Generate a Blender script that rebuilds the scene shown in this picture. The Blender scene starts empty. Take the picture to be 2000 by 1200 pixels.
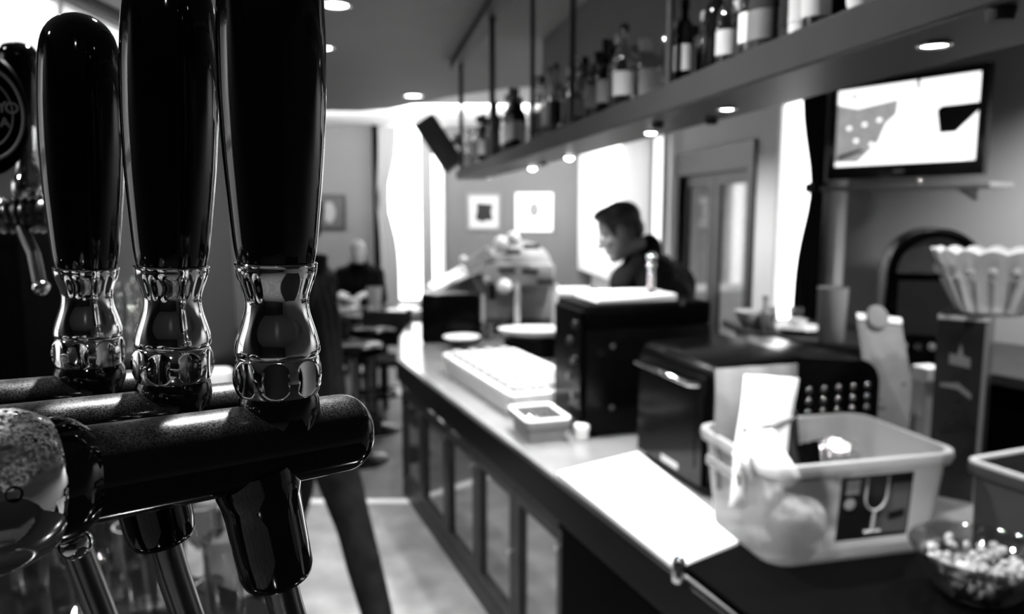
import bpy, bmesh, math, random
from mathutils import Vector, Matrix
random.seed(7)
PI = math.pi
S = bpy.context.scene
C = S.collection
V = Vector

# ------------------------------------------------------------------ camera, world, exposure
CAM_Z = 1.70
PITCH = math.radians(7.22)
CP, SP = math.cos(PITCH), math.sin(PITCH)
FPX = 1500.0
cam = bpy.data.cameras.new('camera'); cam_o = bpy.data.objects.new('camera', cam); C.objects.link(cam_o)
cam_o.location = (0, 0, CAM_Z); cam_o.rotation_euler = (PI/2 - PITCH, 0, 0)
cam.sensor_width = 36.0; cam.lens = 36.0*FPX/2000.0
cam.clip_start = 0.01; cam.clip_end = 60
cam.dof.use_dof = True; cam.dof.focus_distance = 0.335; cam.dof.aperture_fstop = 8.6
S.camera = cam_o
w = bpy.data.worlds.new('room_air'); S.world = w; w.use_nodes = True
w.node_tree.nodes['Background'].inputs[0].default_value = (0.5, 0.5, 0.5, 1)
w.node_tree.nodes['Background'].inputs[1].default_value = 0.06
S.view_settings.view_transform = 'Standard'; S.view_settings.look = 'None'
S.view_settings.exposure = 0.0; S.view_settings.gamma = 1.0; S.view_settings.use_curve_mapping = False
try:
    S.cycles.use_denoising = True
    S.cycles.max_bounces = 12; S.cycles.transparent_max_bounces = 24; S.cycles.transmission_bounces = 8; S.cycles.glossy_bounces = 5
    S.cycles.sample_clamp_indirect = 6.0
    S.cycles.caustics_refractive = False; S.cycles.caustics_reflective = False
except Exception:
    pass

def lamp(name, kind, loc, energy, target=None, size=0.1, spot=70, blend=0.6, size_y=None):
    l = bpy.data.lights.new(name, kind); l.energy = energy; l.color = (1, 1, 1)
    if kind == 'SPOT':
        l.spot_size = math.radians(spot); l.spot_blend = blend; l.shadow_soft_size = size
    elif kind == 'AREA':
        l.size = size
        if size_y: l.shape = 'RECTANGLE'; l.size_y = size_y
    else:
        l.shadow_soft_size = size
    o = bpy.data.objects.new(name, l); C.objects.link(o); o.location = loc
    if target is not None:
        o.rotation_euler = (V(target) - V(loc)).to_track_quat('-Z', 'Y').to_euler()
    return o

def ray(u, v):
    o = (600 - v)/FPX
    return V(((u - 1000)/FPX, CP + SP*o, -SP + CP*o))
def P(u, v, y):
    d = ray(u, v); return V((0, 0, CAM_Z)) + d*(y/d.y)
def PZ(u, v, z):
    d = ray(u, v); return V((0, 0, CAM_Z)) + d*((z - CAM_Z)/d.z)

# shelf geometry, used by its lamps too
SH_ZB, SH_ZT = 1.893, 1.948
def shelf_front(y): return -0.36 + 0.193*(5.0 - y)
SHELF_LIGHTS = [(1825, 85), (1420, 211), (1271, 257), (1112, 306), (1040, 327), (955, 346)]
SHELF_PTS = [PZ(u, v, SH_ZB) for u, v in SHELF_LIGHTS]
CEIL_Z = 2.63
CEIL_LIGHTS = [PZ(655, 8, CEIL_Z), PZ(807, 186, CEIL_Z), PZ(628, 92, CEIL_Z)]
CEIL_MORE = [V((-1.3, 1.9, CEIL_Z)), V((-0.25, 1.2, CEIL_Z)), V((-1.5, 0.1, CEIL_Z)), V((0.3, -1.1, CEIL_Z)), V((1.4, 1.6, CEIL_Z)), V((2.15, 2.6, CEIL_Z)), V((0.75, 5.4, CEIL_Z)), V((-1.0, 3.6, CEIL_Z))]  # unseen; the last ones are added to brighten television wall, door and bottles
for i, p in enumerate(SHELF_PTS):
    lamp('shelf_spot', 'SPOT', p + V((0, 0, -0.035)), (40, 50, 60, 110, 110, 8)[i], p + V((0, 0, -1)), 0.025, 120, 0.8)
for p in CEIL_LIGHTS:
    lamp('ceiling_spot', 'SPOT', p + V((0, 0, -0.03)), 70, p + V((0, 0, -1)), 0.04, 130, 0.8)
for i, p in enumerate(CEIL_MORE):
    lamp('ceiling_spot', 'SPOT', p + V((0, 0, -0.03)), (110, 140, 120, 120, 110, 230, 170, 90)[i], p + V((0, 0, -1)), 0.04, 130, 0.8)
lamp('cove_lamp', 'AREA', (-1.0, 8.3, 2.70), 260, (-1.0, 11, 2.78), 5.5, size_y=0.06)
lamp('door_lamp', 'SPOT', (0.55, 8.2, 2.6), 260, (1.15, 9.4, 1.4), 0.08, 100, 0.8)
lamp('far_table_lamp', 'SPOT', (-1.1, 7.4, 2.6), 70, (-1.1, 7.2, 0.75), 0.08, 90, 0.8)

# ------------------------------------------------------------------ materials
MATS = {}
def mat(name, col, rough=0.5, metal=0.0, noise=0.0, scale=8.0, bump=0.0, spec=0.5, trans=0.0, ior=1.45, emit=0.0, alpha=1.0, coat=0.0):
    m = bpy.data.materials.new(name); m.use_nodes = True
    nt = m.node_tree; b = nt.nodes['Principled BSDF']
    c = (col, col, col, 1) if not isinstance(col, tuple) else (*col, 1)
    b.inputs['Base Color'].default_value = c
    b.inputs['Roughness'].default_value = rough
    b.inputs['Metallic'].default_value = metal
    b.inputs['Specular IOR Level'].default_value = spec
    b.inputs['Transmission Weight'].default_value = trans
    b.inputs['IOR'].default_value = ior
    b.inputs['Alpha'].default_value = alpha
    b.inputs['Coat Weight'].default_value = coat
    b.inputs['Coat Roughness'].default_value = 0.03
    if emit:
        b.inputs['Emission Color'].default_value = c; b.inputs['Emission Strength'].default_value = emit
    tc = nt.nodes.new('ShaderNodeTexCoord')
    nz = nt.nodes.new('ShaderNodeTexNoise'); nz.inputs['Scale'].default_value = scale; nz.inputs['Detail'].default_value = 5
    nt.links.new(tc.outputs['Object'], nz.inputs['Vector'])
    if noise:
        mx = nt.nodes.new('ShaderNodeMix'); mx.data_type = 'RGBA'
        mx.inputs['A'].default_value = tuple(x*(1-noise) for x in c[:3]) + (1,)
        mx.inputs['B'].default_value = tuple(min(1, x*(1+noise)) for x in c[:3]) + (1,)
        mr = nt.nodes.new('ShaderNodeMapRange'); mr.inputs['From Min'].default_value = 0.3; mr.inputs['From Max'].default_value = 0.7
        nt.links.new(nz.outputs['Fac'], mr.inputs['Value'])
        nt.links.new(mr.outputs['Result'], mx.inputs['Factor'])
        nt.links.new(mx.outputs['Result'], b.inputs['Base Color'])
        if emit: nt.links.new(mx.outputs['Result'], b.inputs['Emission Color'])
    if bump:
        bp = nt.nodes.new('ShaderNodeBump'); bp.inputs['Strength'].default_value = bump; bp.inputs['Distance'].default_value = 0.01
        nt.links.new(nz.outputs['Fac'], bp.inputs['Height']); nt.links.new(bp.outputs['Normal'], b.inputs['Normal'])
    MATS[name] = m
    return m

M = {}
def mk(k, *a, **kw): M[k] = mat(k, *a, **kw); return M[k]
mk('black_lacquer', 0.0035, 0.06, spec=0.5, noise=0.2, scale=40)
mk('chrome', 0.82, 0.05, 1.0, noise=0.06, scale=60)
mk('steel', 0.20, 0.25, 1.0, noise=0.15, scale=30)
mk('dull_steel', 0.36, 0.35, 1.0, noise=0.15, scale=10)
mk('hole_black', 0.0015, 0.8, spec=0.0)
mk('wall_paint', 0.30, 0.75, noise=0.05, scale=2, bump=0.05)
mk('wall_far_paint', 0.095, 0.75, noise=0.05, scale=2, bump=0.05)
mk('wall_dark', 0.028, 0.7, noise=0.1, scale=2)
mk('wall_white', 0.75, 0.7, noise=0.03, scale=3)
mk('ceiling_paint', 0.20, 0.7, noise=0.05, scale=3)
mk('white_paint', 0.8, 0.6, noise=0.03, scale=5)
mk('floor_wood', 0.25, 0.35, noise=0.30, scale=5)
mk('floor_grey', 0.12, 0.5, noise=0.2, scale=6)
mk('dark_wood', 0.018, 0.35, noise=0.4, scale=12)
mk('edge_wood', 0.0018, 0.3, noise=0.3, scale=12, spec=0.08)
mk('mid_wood', 0.022, 0.4, spec=0.3, noise=0.3, scale=12)
mk('shelf_paint', 0.034, 0.4, spec=0.25, noise=0.1, scale=10)
mk('black_plastic', 0.0015, 0.2, spec=0.09, noise=0.2, scale=30)
mk('black_gloss', 0.005, 0.10, noise=0.2, scale=30)
mk('black_matte', 0.0015, 0.5, spec=0.01, noise=0.3, scale=30)
mk('dark_grey', 0.03, 0.5, noise=0.2, scale=20)
mk('mid_grey', 0.16, 0.5, noise=0.1, scale=20)
mk('dim_grille', 0.014, 0.6, spec=0.1, noise=0.1, scale=18)
mk('dim_panel', 0.035, 0.5, spec=0.15, noise=0.3, scale=18)
mk('light_grey', 0.4, 0.5, noise=0.08, scale=20)
mk('white_plastic', 0.85, 0.35, noise=0.03, scale=20)
mk('white_cloth', 0.85, 0.85, noise=0.05, scale=30, bump=0.2)
mk('grey_cloth', 0.30, 0.85, noise=0.1, scale=30)
mk('black_cloth', 0.005, 0.85, spec=0.08, noise=0.3, scale=40, bump=0.2)
mk('jacket_cloth', 0.004, 0.8, spec=0.08, noise=0.4, scale=30, bump=0.3)
mk('denim', 0.008, 0.85, spec=0.08, noise=0.45, scale=14, bump=0.3)
mk('skin', 0.13, 0.5, noise=0.06, scale=20)
mk('pale_skin', 0.55, 0.5, noise=0.06, scale=20)
mk('hair', 0.008, 0.5, noise=0.5, scale=60, bump=0.5)
mk('counter_top', 0.24, 0.2, noise=0.10, scale=6, metal=0.3)
mk('mirror_pane', 0.34, 0.07, 0.9, noise=0.05, scale=3)

mk('frost', 0.9, 0.28, trans=0.75, ior=1.12, noise=0.03, scale=8)
mk('crate_grey', 0.05, 0.4, noise=0.1, scale=10)
mk('cut_glass', 0.92, 0.12, trans=0.45, ior=1.35)
mk('grey_frost', 0.35, 0.4, trans=0.4, ior=1.2, noise=0.03, scale=8)
mk('dark_glass', 0.006, 0.05, spec=0.3)
mk('amber_glass', 0.10, 0.05, trans=0.6)
mk('lamp_glow', 1.0, 0.5, emit=22)
mk('lamp_dim', 0.6, 0.5, emit=1.0)
mk('window_glow', 1.0, 0.5, emit=3.2)
mk('window_dusk', 1.0, 0.5, emit=0.45)
mk('window_soft', 1.0, 0.5, emit=1.4)
mk('screen_white', 1.0, 0.3, emit=1.5)
mk('screen_grey', 0.33, 0.3, emit=1.0, noise=0.12, scale=20)
mk('screen_black', 0.004, 0.3)
mk('foil', 0.75, 0.2, 1.0, noise=0.2, scale=40, bump=0.8)
mk('snack', 0.25, 0.7, spec=0.2, noise=0.7, scale=30, bump=0.4)
mk('print_black', 0.012, 0.3)
mk('print_grey', 0.16, 0.5)
mk('print_light', 0.40, 0.5)
mk('box_card', 0.016, 0.22, noise=0.5, scale=7)
mk('paper', 0.5, 0.7, noise=0.06, scale=14)
mk('rubber', 0.0015, 0.5, spec=0.015)

def sheer(name, col, tr):
    m = bpy.data.materials.new(name); m.use_nodes = True; nt = m.node_tree
    out = nt.nodes['Material Output']; nt.nodes.remove(nt.nodes['Principled BSDF'])
    d = nt.nodes.new('ShaderNodeBsdfDiffuse'); t = nt.nodes.new('ShaderNodeBsdfTranslucent'); mx = nt.nodes.new('ShaderNodeMixShader')
    wv = nt.nodes.new('ShaderNodeTexWave'); wv.inputs['Scale'].default_value = 30
    mr = nt.nodes.new('ShaderNodeMapRange'); mr.inputs['To Min'].default_value = tr*0.9; mr.inputs['To Max'].default_value = tr
    nt.links.new(wv.outputs['Fac'], mr.inputs['Value']); nt.links.new(mr.outputs['Result'], mx.inputs[0])
    for n in (d, t): n.inputs[0].default_value = (col, col, col, 1)
    nt.links.new(d.outputs[0], mx.inputs[1]); nt.links.new(t.outputs[0], mx.inputs[2]); nt.links.new(mx.outputs[0], out.inputs[0])
    M[name] = m
sheer('sheer_white', 0.9, 0.7); sheer('sheer_grey', 0.30, 0.12)

def dusty_chrome():
    m = mat('dusty_chrome', 0.82, 0.05, 1.0); nt = m.node_tree; b = nt.nodes['Principled BSDF']
    tc = nt.nodes.new('ShaderNodeTexCoord'); gn = nt.nodes.new('ShaderNodeNewGeometry'); sx = nt.nodes.new('ShaderNodeSeparateXYZ')
    nt.links.new(gn.outputs['Normal'], sx.inputs[0])
    up = nt.nodes.new('ShaderNodeMapRange'); up.inputs['From Min'].default_value = 0.25; up.inputs['From Max'].default_value = 0.75
    nt.links.new(sx.outputs['Z'], up.inputs['Value'])
    n1 = nt.nodes.new('ShaderNodeTexNoise'); n1.inputs['Scale'].default_value = 700; n1.inputs['Detail'].default_value = 6
    nt.links.new(tc.outputs['Object'], n1.inputs['Vector'])
    r1 = nt.nodes.new('ShaderNodeMapRange'); r1.inputs['From Min'].default_value = 0.38; r1.inputs['From Max'].default_value = 0.66
    nt.links.new(n1.outputs['Fac'], r1.inputs['Value'])
    c = nt.nodes.new('ShaderNodeMath'); c.operation = 'MULTIPLY'; nt.links.new(r1.outputs['Result'], c.inputs[0]); nt.links.new(up.outputs['Result'], c.inputs[1])
    rr = nt.nodes.new('ShaderNodeMapRange'); rr.inputs['To Min'].default_value = 0.05; rr.inputs['To Max'].default_value = 0.5
    nt.links.new(c.outputs[0], rr.inputs['Value']); nt.links.new(rr.outputs['Result'], b.inputs['Roughness'])
    mm = nt.nodes.new('ShaderNodeMapRange'); mm.inputs['To Min'].default_value = 1.0; mm.inputs['To Max'].default_value = 0.35
    nt.links.new(c.outputs[0], mm.inputs['Value']); nt.links.new(mm.outputs['Result'], b.inputs['Metallic'])
    M['dusty_chrome'] = m
dusty_chrome()
def thin_glass(name, tint, refl, rough):
    m = bpy.data.materials.new(name); m.use_nodes = True; nt = m.node_tree
    out = nt.nodes['Material Output']; nt.nodes.remove(nt.nodes['Principled BSDF'])
    t = nt.nodes.new('ShaderNodeBsdfTransparent'); g = nt.nodes.new('ShaderNodeBsdfGlossy'); mx = nt.nodes.new('ShaderNodeMixShader')
    lw = nt.nodes.new('ShaderNodeLayerWeight'); lw.inputs['Blend'].default_value = 0.35
    nz = nt.nodes.new('ShaderNodeTexNoise'); nz.inputs['Scale'].default_value = 40
    mr = nt.nodes.new('ShaderNodeMapRange'); mr.inputs['To Min'].default_value = rough*0.7; mr.inputs['To Max'].default_value = rough*1.3
    nt.links.new(nz.outputs['Fac'], mr.inputs['Value']); nt.links.new(mr.outputs['Result'], g.inputs['Roughness'])
    m1 = nt.nodes.new('ShaderNodeMapRange'); m1.inputs['To Min'].default_value = refl*0.5; m1.inputs['To Max'].default_value = min(1, refl*4)
    nt.links.new(lw.outputs['Facing'], m1.inputs['Value']); nt.links.new(m1.outputs['Result'], mx.inputs[0])
    t.inputs[0].default_value = (tint, tint, tint, 1); g.inputs[0].default_value = (0.95, 0.95, 0.95, 1)
    nt.links.new(t.outputs[0], mx.inputs[1]); nt.links.new(g.outputs[0], mx.inputs[2]); nt.links.new(mx.outputs[0], out.inputs[0])
    M[name] = m
thin_glass('glass', 0.80, 0.20, 0.04); thin_glass('bottle_glass', 0.75, 0.24, 0.06); thin_glass('pane_glass', 0.95, 0.05, 0.06)
def dusty():
    m = mat('dusty_lacquer', 0.004, 0.08); nt = m.node_tree; b = nt.nodes['Principled BSDF']
    tc = nt.nodes.new('ShaderNodeTexCoord'); gn = nt.nodes.new('ShaderNodeNewGeometry'); sx = nt.nodes.new('ShaderNodeSeparateXYZ')
    nt.links.new(gn.outputs['Normal'], sx.inputs[0])
    up = nt.nodes.new('ShaderNodeMapRange'); up.inputs['From Min'].default_value = 0.55; up.inputs['From Max'].default_value = 0.95
    nt.links.new(sx.outputs['Z'], up.inputs['Value'])
    n1 = nt.nodes.new('ShaderNodeTexNoise'); n1.inputs['Scale'].default_value = 1500; n1.inputs['Detail'].default_value = 3
    n2 = nt.nodes.new('ShaderNodeTexNoise'); n2.inputs['Scale'].default_value = 90; n2.inputs['Detail'].default_value = 4
    for n in (n1, n2): nt.links.new(tc.outputs['Object'], n.inputs['Vector'])
    r1 = nt.nodes.new('ShaderNodeMapRange'); r1.inputs['From Min'].default_value = 0.36; r1.inputs['From Max'].default_value = 0.80
    nt.links.new(n1.outputs['Fac'], r1.inputs['Value'])
    r2 = nt.nodes.new('ShaderNodeMapRange'); r2.inputs['From Min'].default_value = 0.3; r2.inputs['From Max'].default_value = 0.7; r2.inputs['To Min'].default_value = 0.25
    nt.links.new(n2.outputs['Fac'], r2.inputs['Value'])
    a = nt.nodes.new('ShaderNodeMath'); a.operation = 'MULTIPLY'; nt.links.new(r1.outputs['Result'], a.inputs[0]); nt.links.new(r2.outputs['Result'], a.inputs[1])
    c = nt.nodes.new('ShaderNodeMath'); c.operation = 'MULTIPLY'; nt.links.new(a.outputs[0], c.inputs[0]); nt.links.new(up.outputs['Result'], c.inputs[1])
    mx = nt.nodes.new('ShaderNodeMix'); mx.data_type = 'RGBA'
    mx.inputs['A'].default_value = (0.004, 0.004, 0.004, 1); mx.inputs['B'].default_value = (0.30, 0.30, 0.30, 1)
    nt.links.new(c.outputs[0], mx.inputs['Factor']); nt.links.new(mx.outputs['Result'], b.inputs['Base Color'])
    rr = nt.nodes.new('ShaderNodeMapRange'); rr.inputs['To Min'].default_value = 0.06; rr.inputs['To Max'].default_value = 0.45
    nt.links.new(c.outputs[0], rr.inputs['Value'])
    mx2 = nt.nodes.new('ShaderNodeMath'); mx2.operation = 'MULTIPLY_ADD'; mx2.inputs[1].default_value = 0.2
    nt.links.new(up.outputs['Result'], mx2.inputs[0]); nt.links.new(rr.outputs['Result'], mx2.inputs[2])
    nt.links.new(mx2.outputs[0], b.inputs['Roughness'])
    M['dusty'] = m
dusty()

# ------------------------------------------------------------------ mesh helpers
def link_bm(name, bm, m, parent=None, smooth=False, angle=None):
    bm.normal_update()
    me = bpy.data.meshes.new(name); bm.to_mesh(me); bm.free()
    if isinstance(m, str): m = M[m]
    me.materials.append(m)
    if smooth:
        for p in me.polygons: p.use_smooth = True
        try: me.set_sharp_from_angle(angle=math.radians(angle or 38))
        except Exception: pass
    o = bpy.data.objects.new(name, me); C.objects.link(o)
    if parent is not None: o.parent = parent
    return o
def tag(o, label=None, cat=None, group=None, kind=None):
    if label: o['label'] = label
    if cat: o['category'] = cat
    if group: o['group'] = group
    if kind: o['kind'] = kind
    return o
def thing(name, label, cat, loc=(0, 0, 0), rotz=0, group=None):
    o = bpy.data.objects.new(name, None); C.objects.link(o); o.location = loc; o.rotation_euler = (0, 0, rotz)
    o.empty_display_size = 0.05
    return tag(o, label, cat, group)
def box(bm, x0, x1, y0, y1, z0, z1, mtx=None, bevel=0.0, seg=2):
    t = bmesh.new()
    vs = [t.verts.new((x, y, z)) for z in (z0, z1) for y in (y0, y1) for x in (x0, x1)]
    for f in ((0, 2, 3, 1), (4, 5, 7, 6), (0, 1, 5, 4), (2, 6, 7, 3), (0, 4, 6, 2), (1, 3, 7, 5)):
        t.faces.new([vs[i] for i in f])
    if bevel: bmesh.ops.bevel(t, geom=t.edges[:], offset=bevel, segments=seg, profile=0.5, affect='EDGES')
    merge(bm, t, mtx); return bm
def merge(bm, t, mtx=None):
    if mtx is not None: t.transform(mtx)
    me = bpy.data.meshes.new('tmp'); t.to_mesh(me); t.free(); bm.from_mesh(me); bpy.data.meshes.remove(me)
def prism(bm, pts, z0, z1, mtx=None, bevel=0.0):
    t = bmesh.new()
    a = [t.verts.new((p[0], p[1], z0)) for p in pts]; b = [t.verts.new((p[0], p[1], z1)) for p in pts]
    n = len(pts)
    t.faces.new(a[::-1]); t.faces.new(b)
    for i in range(n): t.faces.new((a[i], a[(i+1) % n], b[(i+1) % n], b[i]))
    bmesh.ops.recalc_face_normals(t, faces=t.faces[:])
    if bevel: bmesh.ops.bevel(t, geom=t.edges[:], offset=bevel, segments=2, profile=0.5, affect='EDGES')
    merge(bm, t, mtx); return bm
def lathe(bm, prof, n=32, mtx=None, rfun=None, cap=True):
    t = bmesh.new(); rings = []
    for (r, z) in prof:
        if r < 1e-6: rings.append([t.verts.new((0, 0, z))])
        else:
            ring = []
            for i in range(n):
                a = 2*PI*i/n; rr = rfun(r, z, a) if rfun else r
                ring.append(t.verts.new((rr*math.cos(a), rr*math.sin(a), z)))
            rings.append(ring)
    for A, B in zip(rings, rings[1:]):
        for i in range(n):
            j = (i+1) % n
            if len(A) == 1 and len(B) == 1: continue
            if len(A) == 1: t.faces.new((A[0], B[j], B[i]))
            elif len(B) == 1: t.faces.new((A[i], A[j], B[0]))
            else: t.faces.new((A[i], A[j], B[j], B[i]))
    if cap:
        if len(rings[0]) > 1: t.faces.new(rings[0][::-1])
        if len(rings[-1]) > 1: t.faces.new(rings[-1])
    bmesh.ops.recalc_face_normals(t, faces=t.faces[:])
    merge(bm, t, mtx); return bm
def tube(bm, pts, r, n=10, mtx=None):
    pts = [V(p) for p in pts]; rs = r if isinstance(r, (list, tuple)) else [r]*len(pts)
    t = bmesh.new(); rings = []; up = V((0, 0, 1))
    for i, p in enumerate(pts):
        d = (pts[min(i+1, len(pts)-1)] - pts[max(i-1, 0)]).normalized()
        if i == 0:
            up = V((0, 0, 1)) if abs(d.z) < 0.9 else V((1, 0, 0))
        a = d.cross(up).normalized(); b = a.cross(d).normalized(); up = b
        rings.append([t.verts.new(p + (a*math.cos(2*PI*k/n) + b*math.sin(2*PI*k/n))*rs[i]) for k in range(n)])
    for A, B in zip(rings, rings[1:]):
        for i in range(n): t.faces.new((A[i], A[(i+1) % n], B[(i+1) % n], B[i]))
    t.faces.new(rings[0][::-1]); t.faces.new(rings[-1])
    bmesh.ops.recalc_face_normals(t, faces=t.faces[:])
    merge(bm, t, mtx); return bm
def ball(bm, c, r, u=16, v=10, mtx=None):
    t = bmesh.new(); bmesh.ops.create_uvsphere(t, u_segments=u, v_segments=v, radius=1.0)
    rr = r if isinstance(r, (tuple, list)) else (r, r, r)
    t.transform(Matrix.Translation(c) @ Matrix.Diagonal((*rr, 1)))
    merge(bm, t, mtx); return bm
def torus(bm, R, r, z=0, n=32, k=8, mtx=None):
    t = bmesh.new(); rings = []
    for i in range(n):
        a = 2*PI*i/n
        rings.append([t.verts.new(((R + r*math.cos(2*PI*j/k))*math.cos(a), (R + r*math.cos(2*PI*j/k))*math.sin(a), z + r*math.sin(2*PI*j/k))) for j in range(k)])
    for i in range(n):
        A, B = rings[i], rings[(i+1) % n]
        for j in range(k): t.faces.new((A[j], B[j], B[(j+1) % k], A[(j+1) % k]))
    bmesh.ops.recalc_face_normals(t, faces=t.faces[:])
    merge(bm, t, mtx); return bm
NB = bmesh.new
def frame_mtx(origin, xa, za=V((0, 0, 1))):
    xa = V(xa).normalized(); za = V(za).normalized(); ya = za.cross(xa).normalized(); xa = ya.cross(za).normalized()
    m = Matrix((xa, ya, za)).transposed().to_4x4(); m.translation = origin; return m
def plate(bm, pts, mtx, d=0.001):
    """flat polygon given in the x,z plane of mtx, thickness d towards -y"""
    prism(bm, pts, 0, d, mtx @ Matrix.Rotation(PI/2, 4, 'X'))
def ellipse(cx, cz, a, b, n=24): return [(cx + a*math.cos(2*PI*i/n), cz + b*math.sin(2*PI*i/n)) for i in range(n)]
def rect(x0, x1, z0, z1): return [(x0, z0), (x1, z0), (x1, z1), (x0, z1)]
def struct(name, bm, m, parent=None, smooth=False):
    o = link_bm(name, bm, m, parent, smooth)
    if parent is None: o['kind'] = 'structure'
    return o
def text(body, size, m, mtx, parent, name='lettering'):
    cu = bpy.data.curves.new(name, 'FONT'); cu.body = body; cu.size = size; cu.extrude = size*0.01
    cu.align_x = 'CENTER'; cu.align_y = 'CENTER'
    t = bpy.data.objects.new(name, cu); C.objects.link(t)
    bpy.context.view_layer.update()
    dg = bpy.context.evaluated_depsgraph_get()
    me = bpy.data.meshes.new_from_object(t.evaluated_get(dg)); bpy.data.objects.remove(t)
    me.transform(mtx); me.materials.clear(); me.materials.append(M[m])
    o = bpy.data.objects.new(name, me); C.objects.link(o); o.parent = parent; return o

# ================================================================== ROOM SHELL
FAR_Y = 10.5
def right_wall_x(y): return 1.98 - 0.133*(y - 3.8)
NIB = V((1.78, 4.12, 0)); NIB2 = V((2.75, 2.83, 0))
b = NB(); prism(b, [(-5, -3.5), (3.2, -3.5), (3.2, 4.30), (-5, 4.30)], -0.05, 0.0); struct('floor', b, 'floor_wood')
b = NB(); prism(b, [(-5, 4.35), (3.2, 4.35), (3.2, 10.9), (-5, 10.9)], -0.05, 0.0); struct('floor.001', b, 'floor_grey')
b = NB(); box(b, -5, 1.9, 4.295, 4.355, -0.05, 0.006); tag(struct('trim_1', b, 'white_paint'), 'white strip across the floor')
b = NB(); box(b, -5, 1.6, FAR_Y, FAR_Y+0.2, 0, 2.95); struct('wall_far', b, 'wall_far_paint')
# right wall beyond the nib with openings for a window and the double door
RW = frame_mtx(V((right_wall_x(10.6), 10.6, 0)), V((0.133, -1, 0)))   # local x runs towards the camera, -y faces the room? checked below
def rw_x(y): return (10.6 - y)*math.hypot(1, 0.133)
def rw_y_at(u):
    xr = (u - 1000)/FPX*1.005
    return 2.485/(xr + 0.133)
d0, d1 = rw_x(rw_y_at(1322)), rw_x(rw_y_at(1466))
w0, w1 = rw_x(rw_y_at(1508)), rw_x(rw_y_at(1594))
end = rw_x(4.15)
DOOR_H, WZ0, WZ1 = 2.16, 0.9, 2.42
b = NB()
for (x0, x1, z0, z1) in ((-0.1, d0, 0, 2.95), (d0, d1, DOOR_H, 2.95), (d1, w0, 0, 2.95), (w0, w1, 0, WZ0), (w0, w1, WZ1, 2.95), (w1, end, 0, 2.95)):
    box(b, x0, x1, 0.0, 0.2, z0, z1, RW)
struct('wall_right', b, 'wall_white')
nd = (NIB2 - NIB).normalized(); nl = (NIB2 - NIB).length
NW = frame_mtx(NIB, nd)
b = NB(); box(b, 0, nl, 0, 0.2, 0, 2.95, NW); struct('wall_right.001', b, 'wall_paint')
b = NB(); box(b, 2.75, 2.95, -3.5, 2.85, 0, 2.95); struct('wall_right.002', b, 'wall_paint')
b = NB(); box(b, -5.2, -5, 4.8, 10.7, 0, 2.95); struct('wall_left', b, 'wall_far_paint')
# left partition with a high lit window
b = NB()
for (y0, y1, z0, z1) in ((-3.5, 0.2, 0, 2.63), (0.2, 1.1, 0, 1.3), (0.2, 1.1, 2.3, 2.63), (1.1, 2.6, 0, 2.63), (2.6, 4.9, 0, 2.12), (2.6, 4.9, 2.61, 2.63), (4.9, 5.1, 0, 2.63)):
    box(b, -2.05, -1.85, y0, y1, z0, z1)
struct('wall_left.001', b, 'wall_dark')
b = NB(); box(b, -5.2, -2.05, 5.0, 5.1, 0, 2.63); struct('wall_left.002', b, 'wall_dark')
b = NB(); box(b, -2.05, 2.95, -3.7, -3.5, 0, 2.95); struct('wall_back', b, 'wall_dark')

# dropped ceiling with a curved far edge, brighter ceiling beyond
edge = [(-5.0, 7.2), (-3.4, 7.55)] + [tuple(PZ(u, v, CEIL_Z).xy) for u, v in ((640, 217), (700, 218), (760, 214), (820, 203), (870, 191), (930, 181), (1000, 172))]
edge += [(1.9, edge[-1][1] - 0.8), (3.2, 5.0)]
b = NB(); prism(b, [(-5.2, -3.7)] + edge + [(3.2, -3.7)], CEIL_Z, CEIL_Z + 0.06); struct('ceiling', b, 'ceiling_paint')
b = NB(); box(b, -5.2, 3.2, -3.7, 10.7, 2.80, 2.9); struct('ceiling.001', b, 'white_paint')
# bulkhead behind the bottle shelf
BK = frame_mtx(V((0.17, 4.40, 0)), V((0.2, -1, 0)))
b = NB(); box(b, 0, 4.6, 0.0, 0.12, 2.10, CEIL_Z + 0.02, BK); struct('trim_2', b, 'ceiling_paint')

# ---- windows
def window(idx, mtx, x0, x1, z0, z1, glow, depth=0.12, mull=(1, 1), fr=0.05):
    """frame bars and glowing panes set back in the opening (local x along wall, +y into the wall)"""
    root = bpy.data.objects.new('window_%d' % idx, None); C.objects.link(root); root['kind'] = 'structure'
    b = NB()
    for a in ((x0, x0+fr, z0, z1), (x1-fr, x1, z0, z1), (x0+fr, x1-fr, z0, z0+fr), (x0+fr, x1-fr, z1-fr, z1)):
        box(b, a[0], a[1], depth-0.05, depth, a[2], a[3], mtx)
    link_bm('window_frame', b, 'white_paint', root)
    nx, nz = mull
    for i in range(nx):
        for k in range(nz):
            xa, xb = x0+fr+(x1-x0-2*fr)*i/nx, x0+fr+(x1-x0-2*fr)*(i+1)/nx
            za, zb = z0+fr+(z1-z0-2*fr)*k/nz, z0+fr+(z1-z0-2*fr)*(k+1)/nz
            b = NB(); box(b, xa+0.012, xb-0.012, depth-0.03, depth-0.02, za+0.012, zb-0.012, mtx); link_bm('pane', b, glow, root)
    b = NB()
    for i in range(1, nx):
        xa = x0+fr+(x1-x0-2*fr)*i/nx; box(b, xa-0.012, xa+0.012, depth-0.045, depth-0.005, z0+fr, z1-fr, mtx)
    for k in range(1, nz):
        za = z0+fr+(z1-z0-2*fr)*k/nz; box(b, x0+fr, x1-fr, depth-0.045, depth-0.006, za-0.012, za+0.012, mtx)
    if nx > 1 or nz > 1: link_bm('glazing_bar', b, 'white_paint', root)
    else: b.free()
    return root
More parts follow.
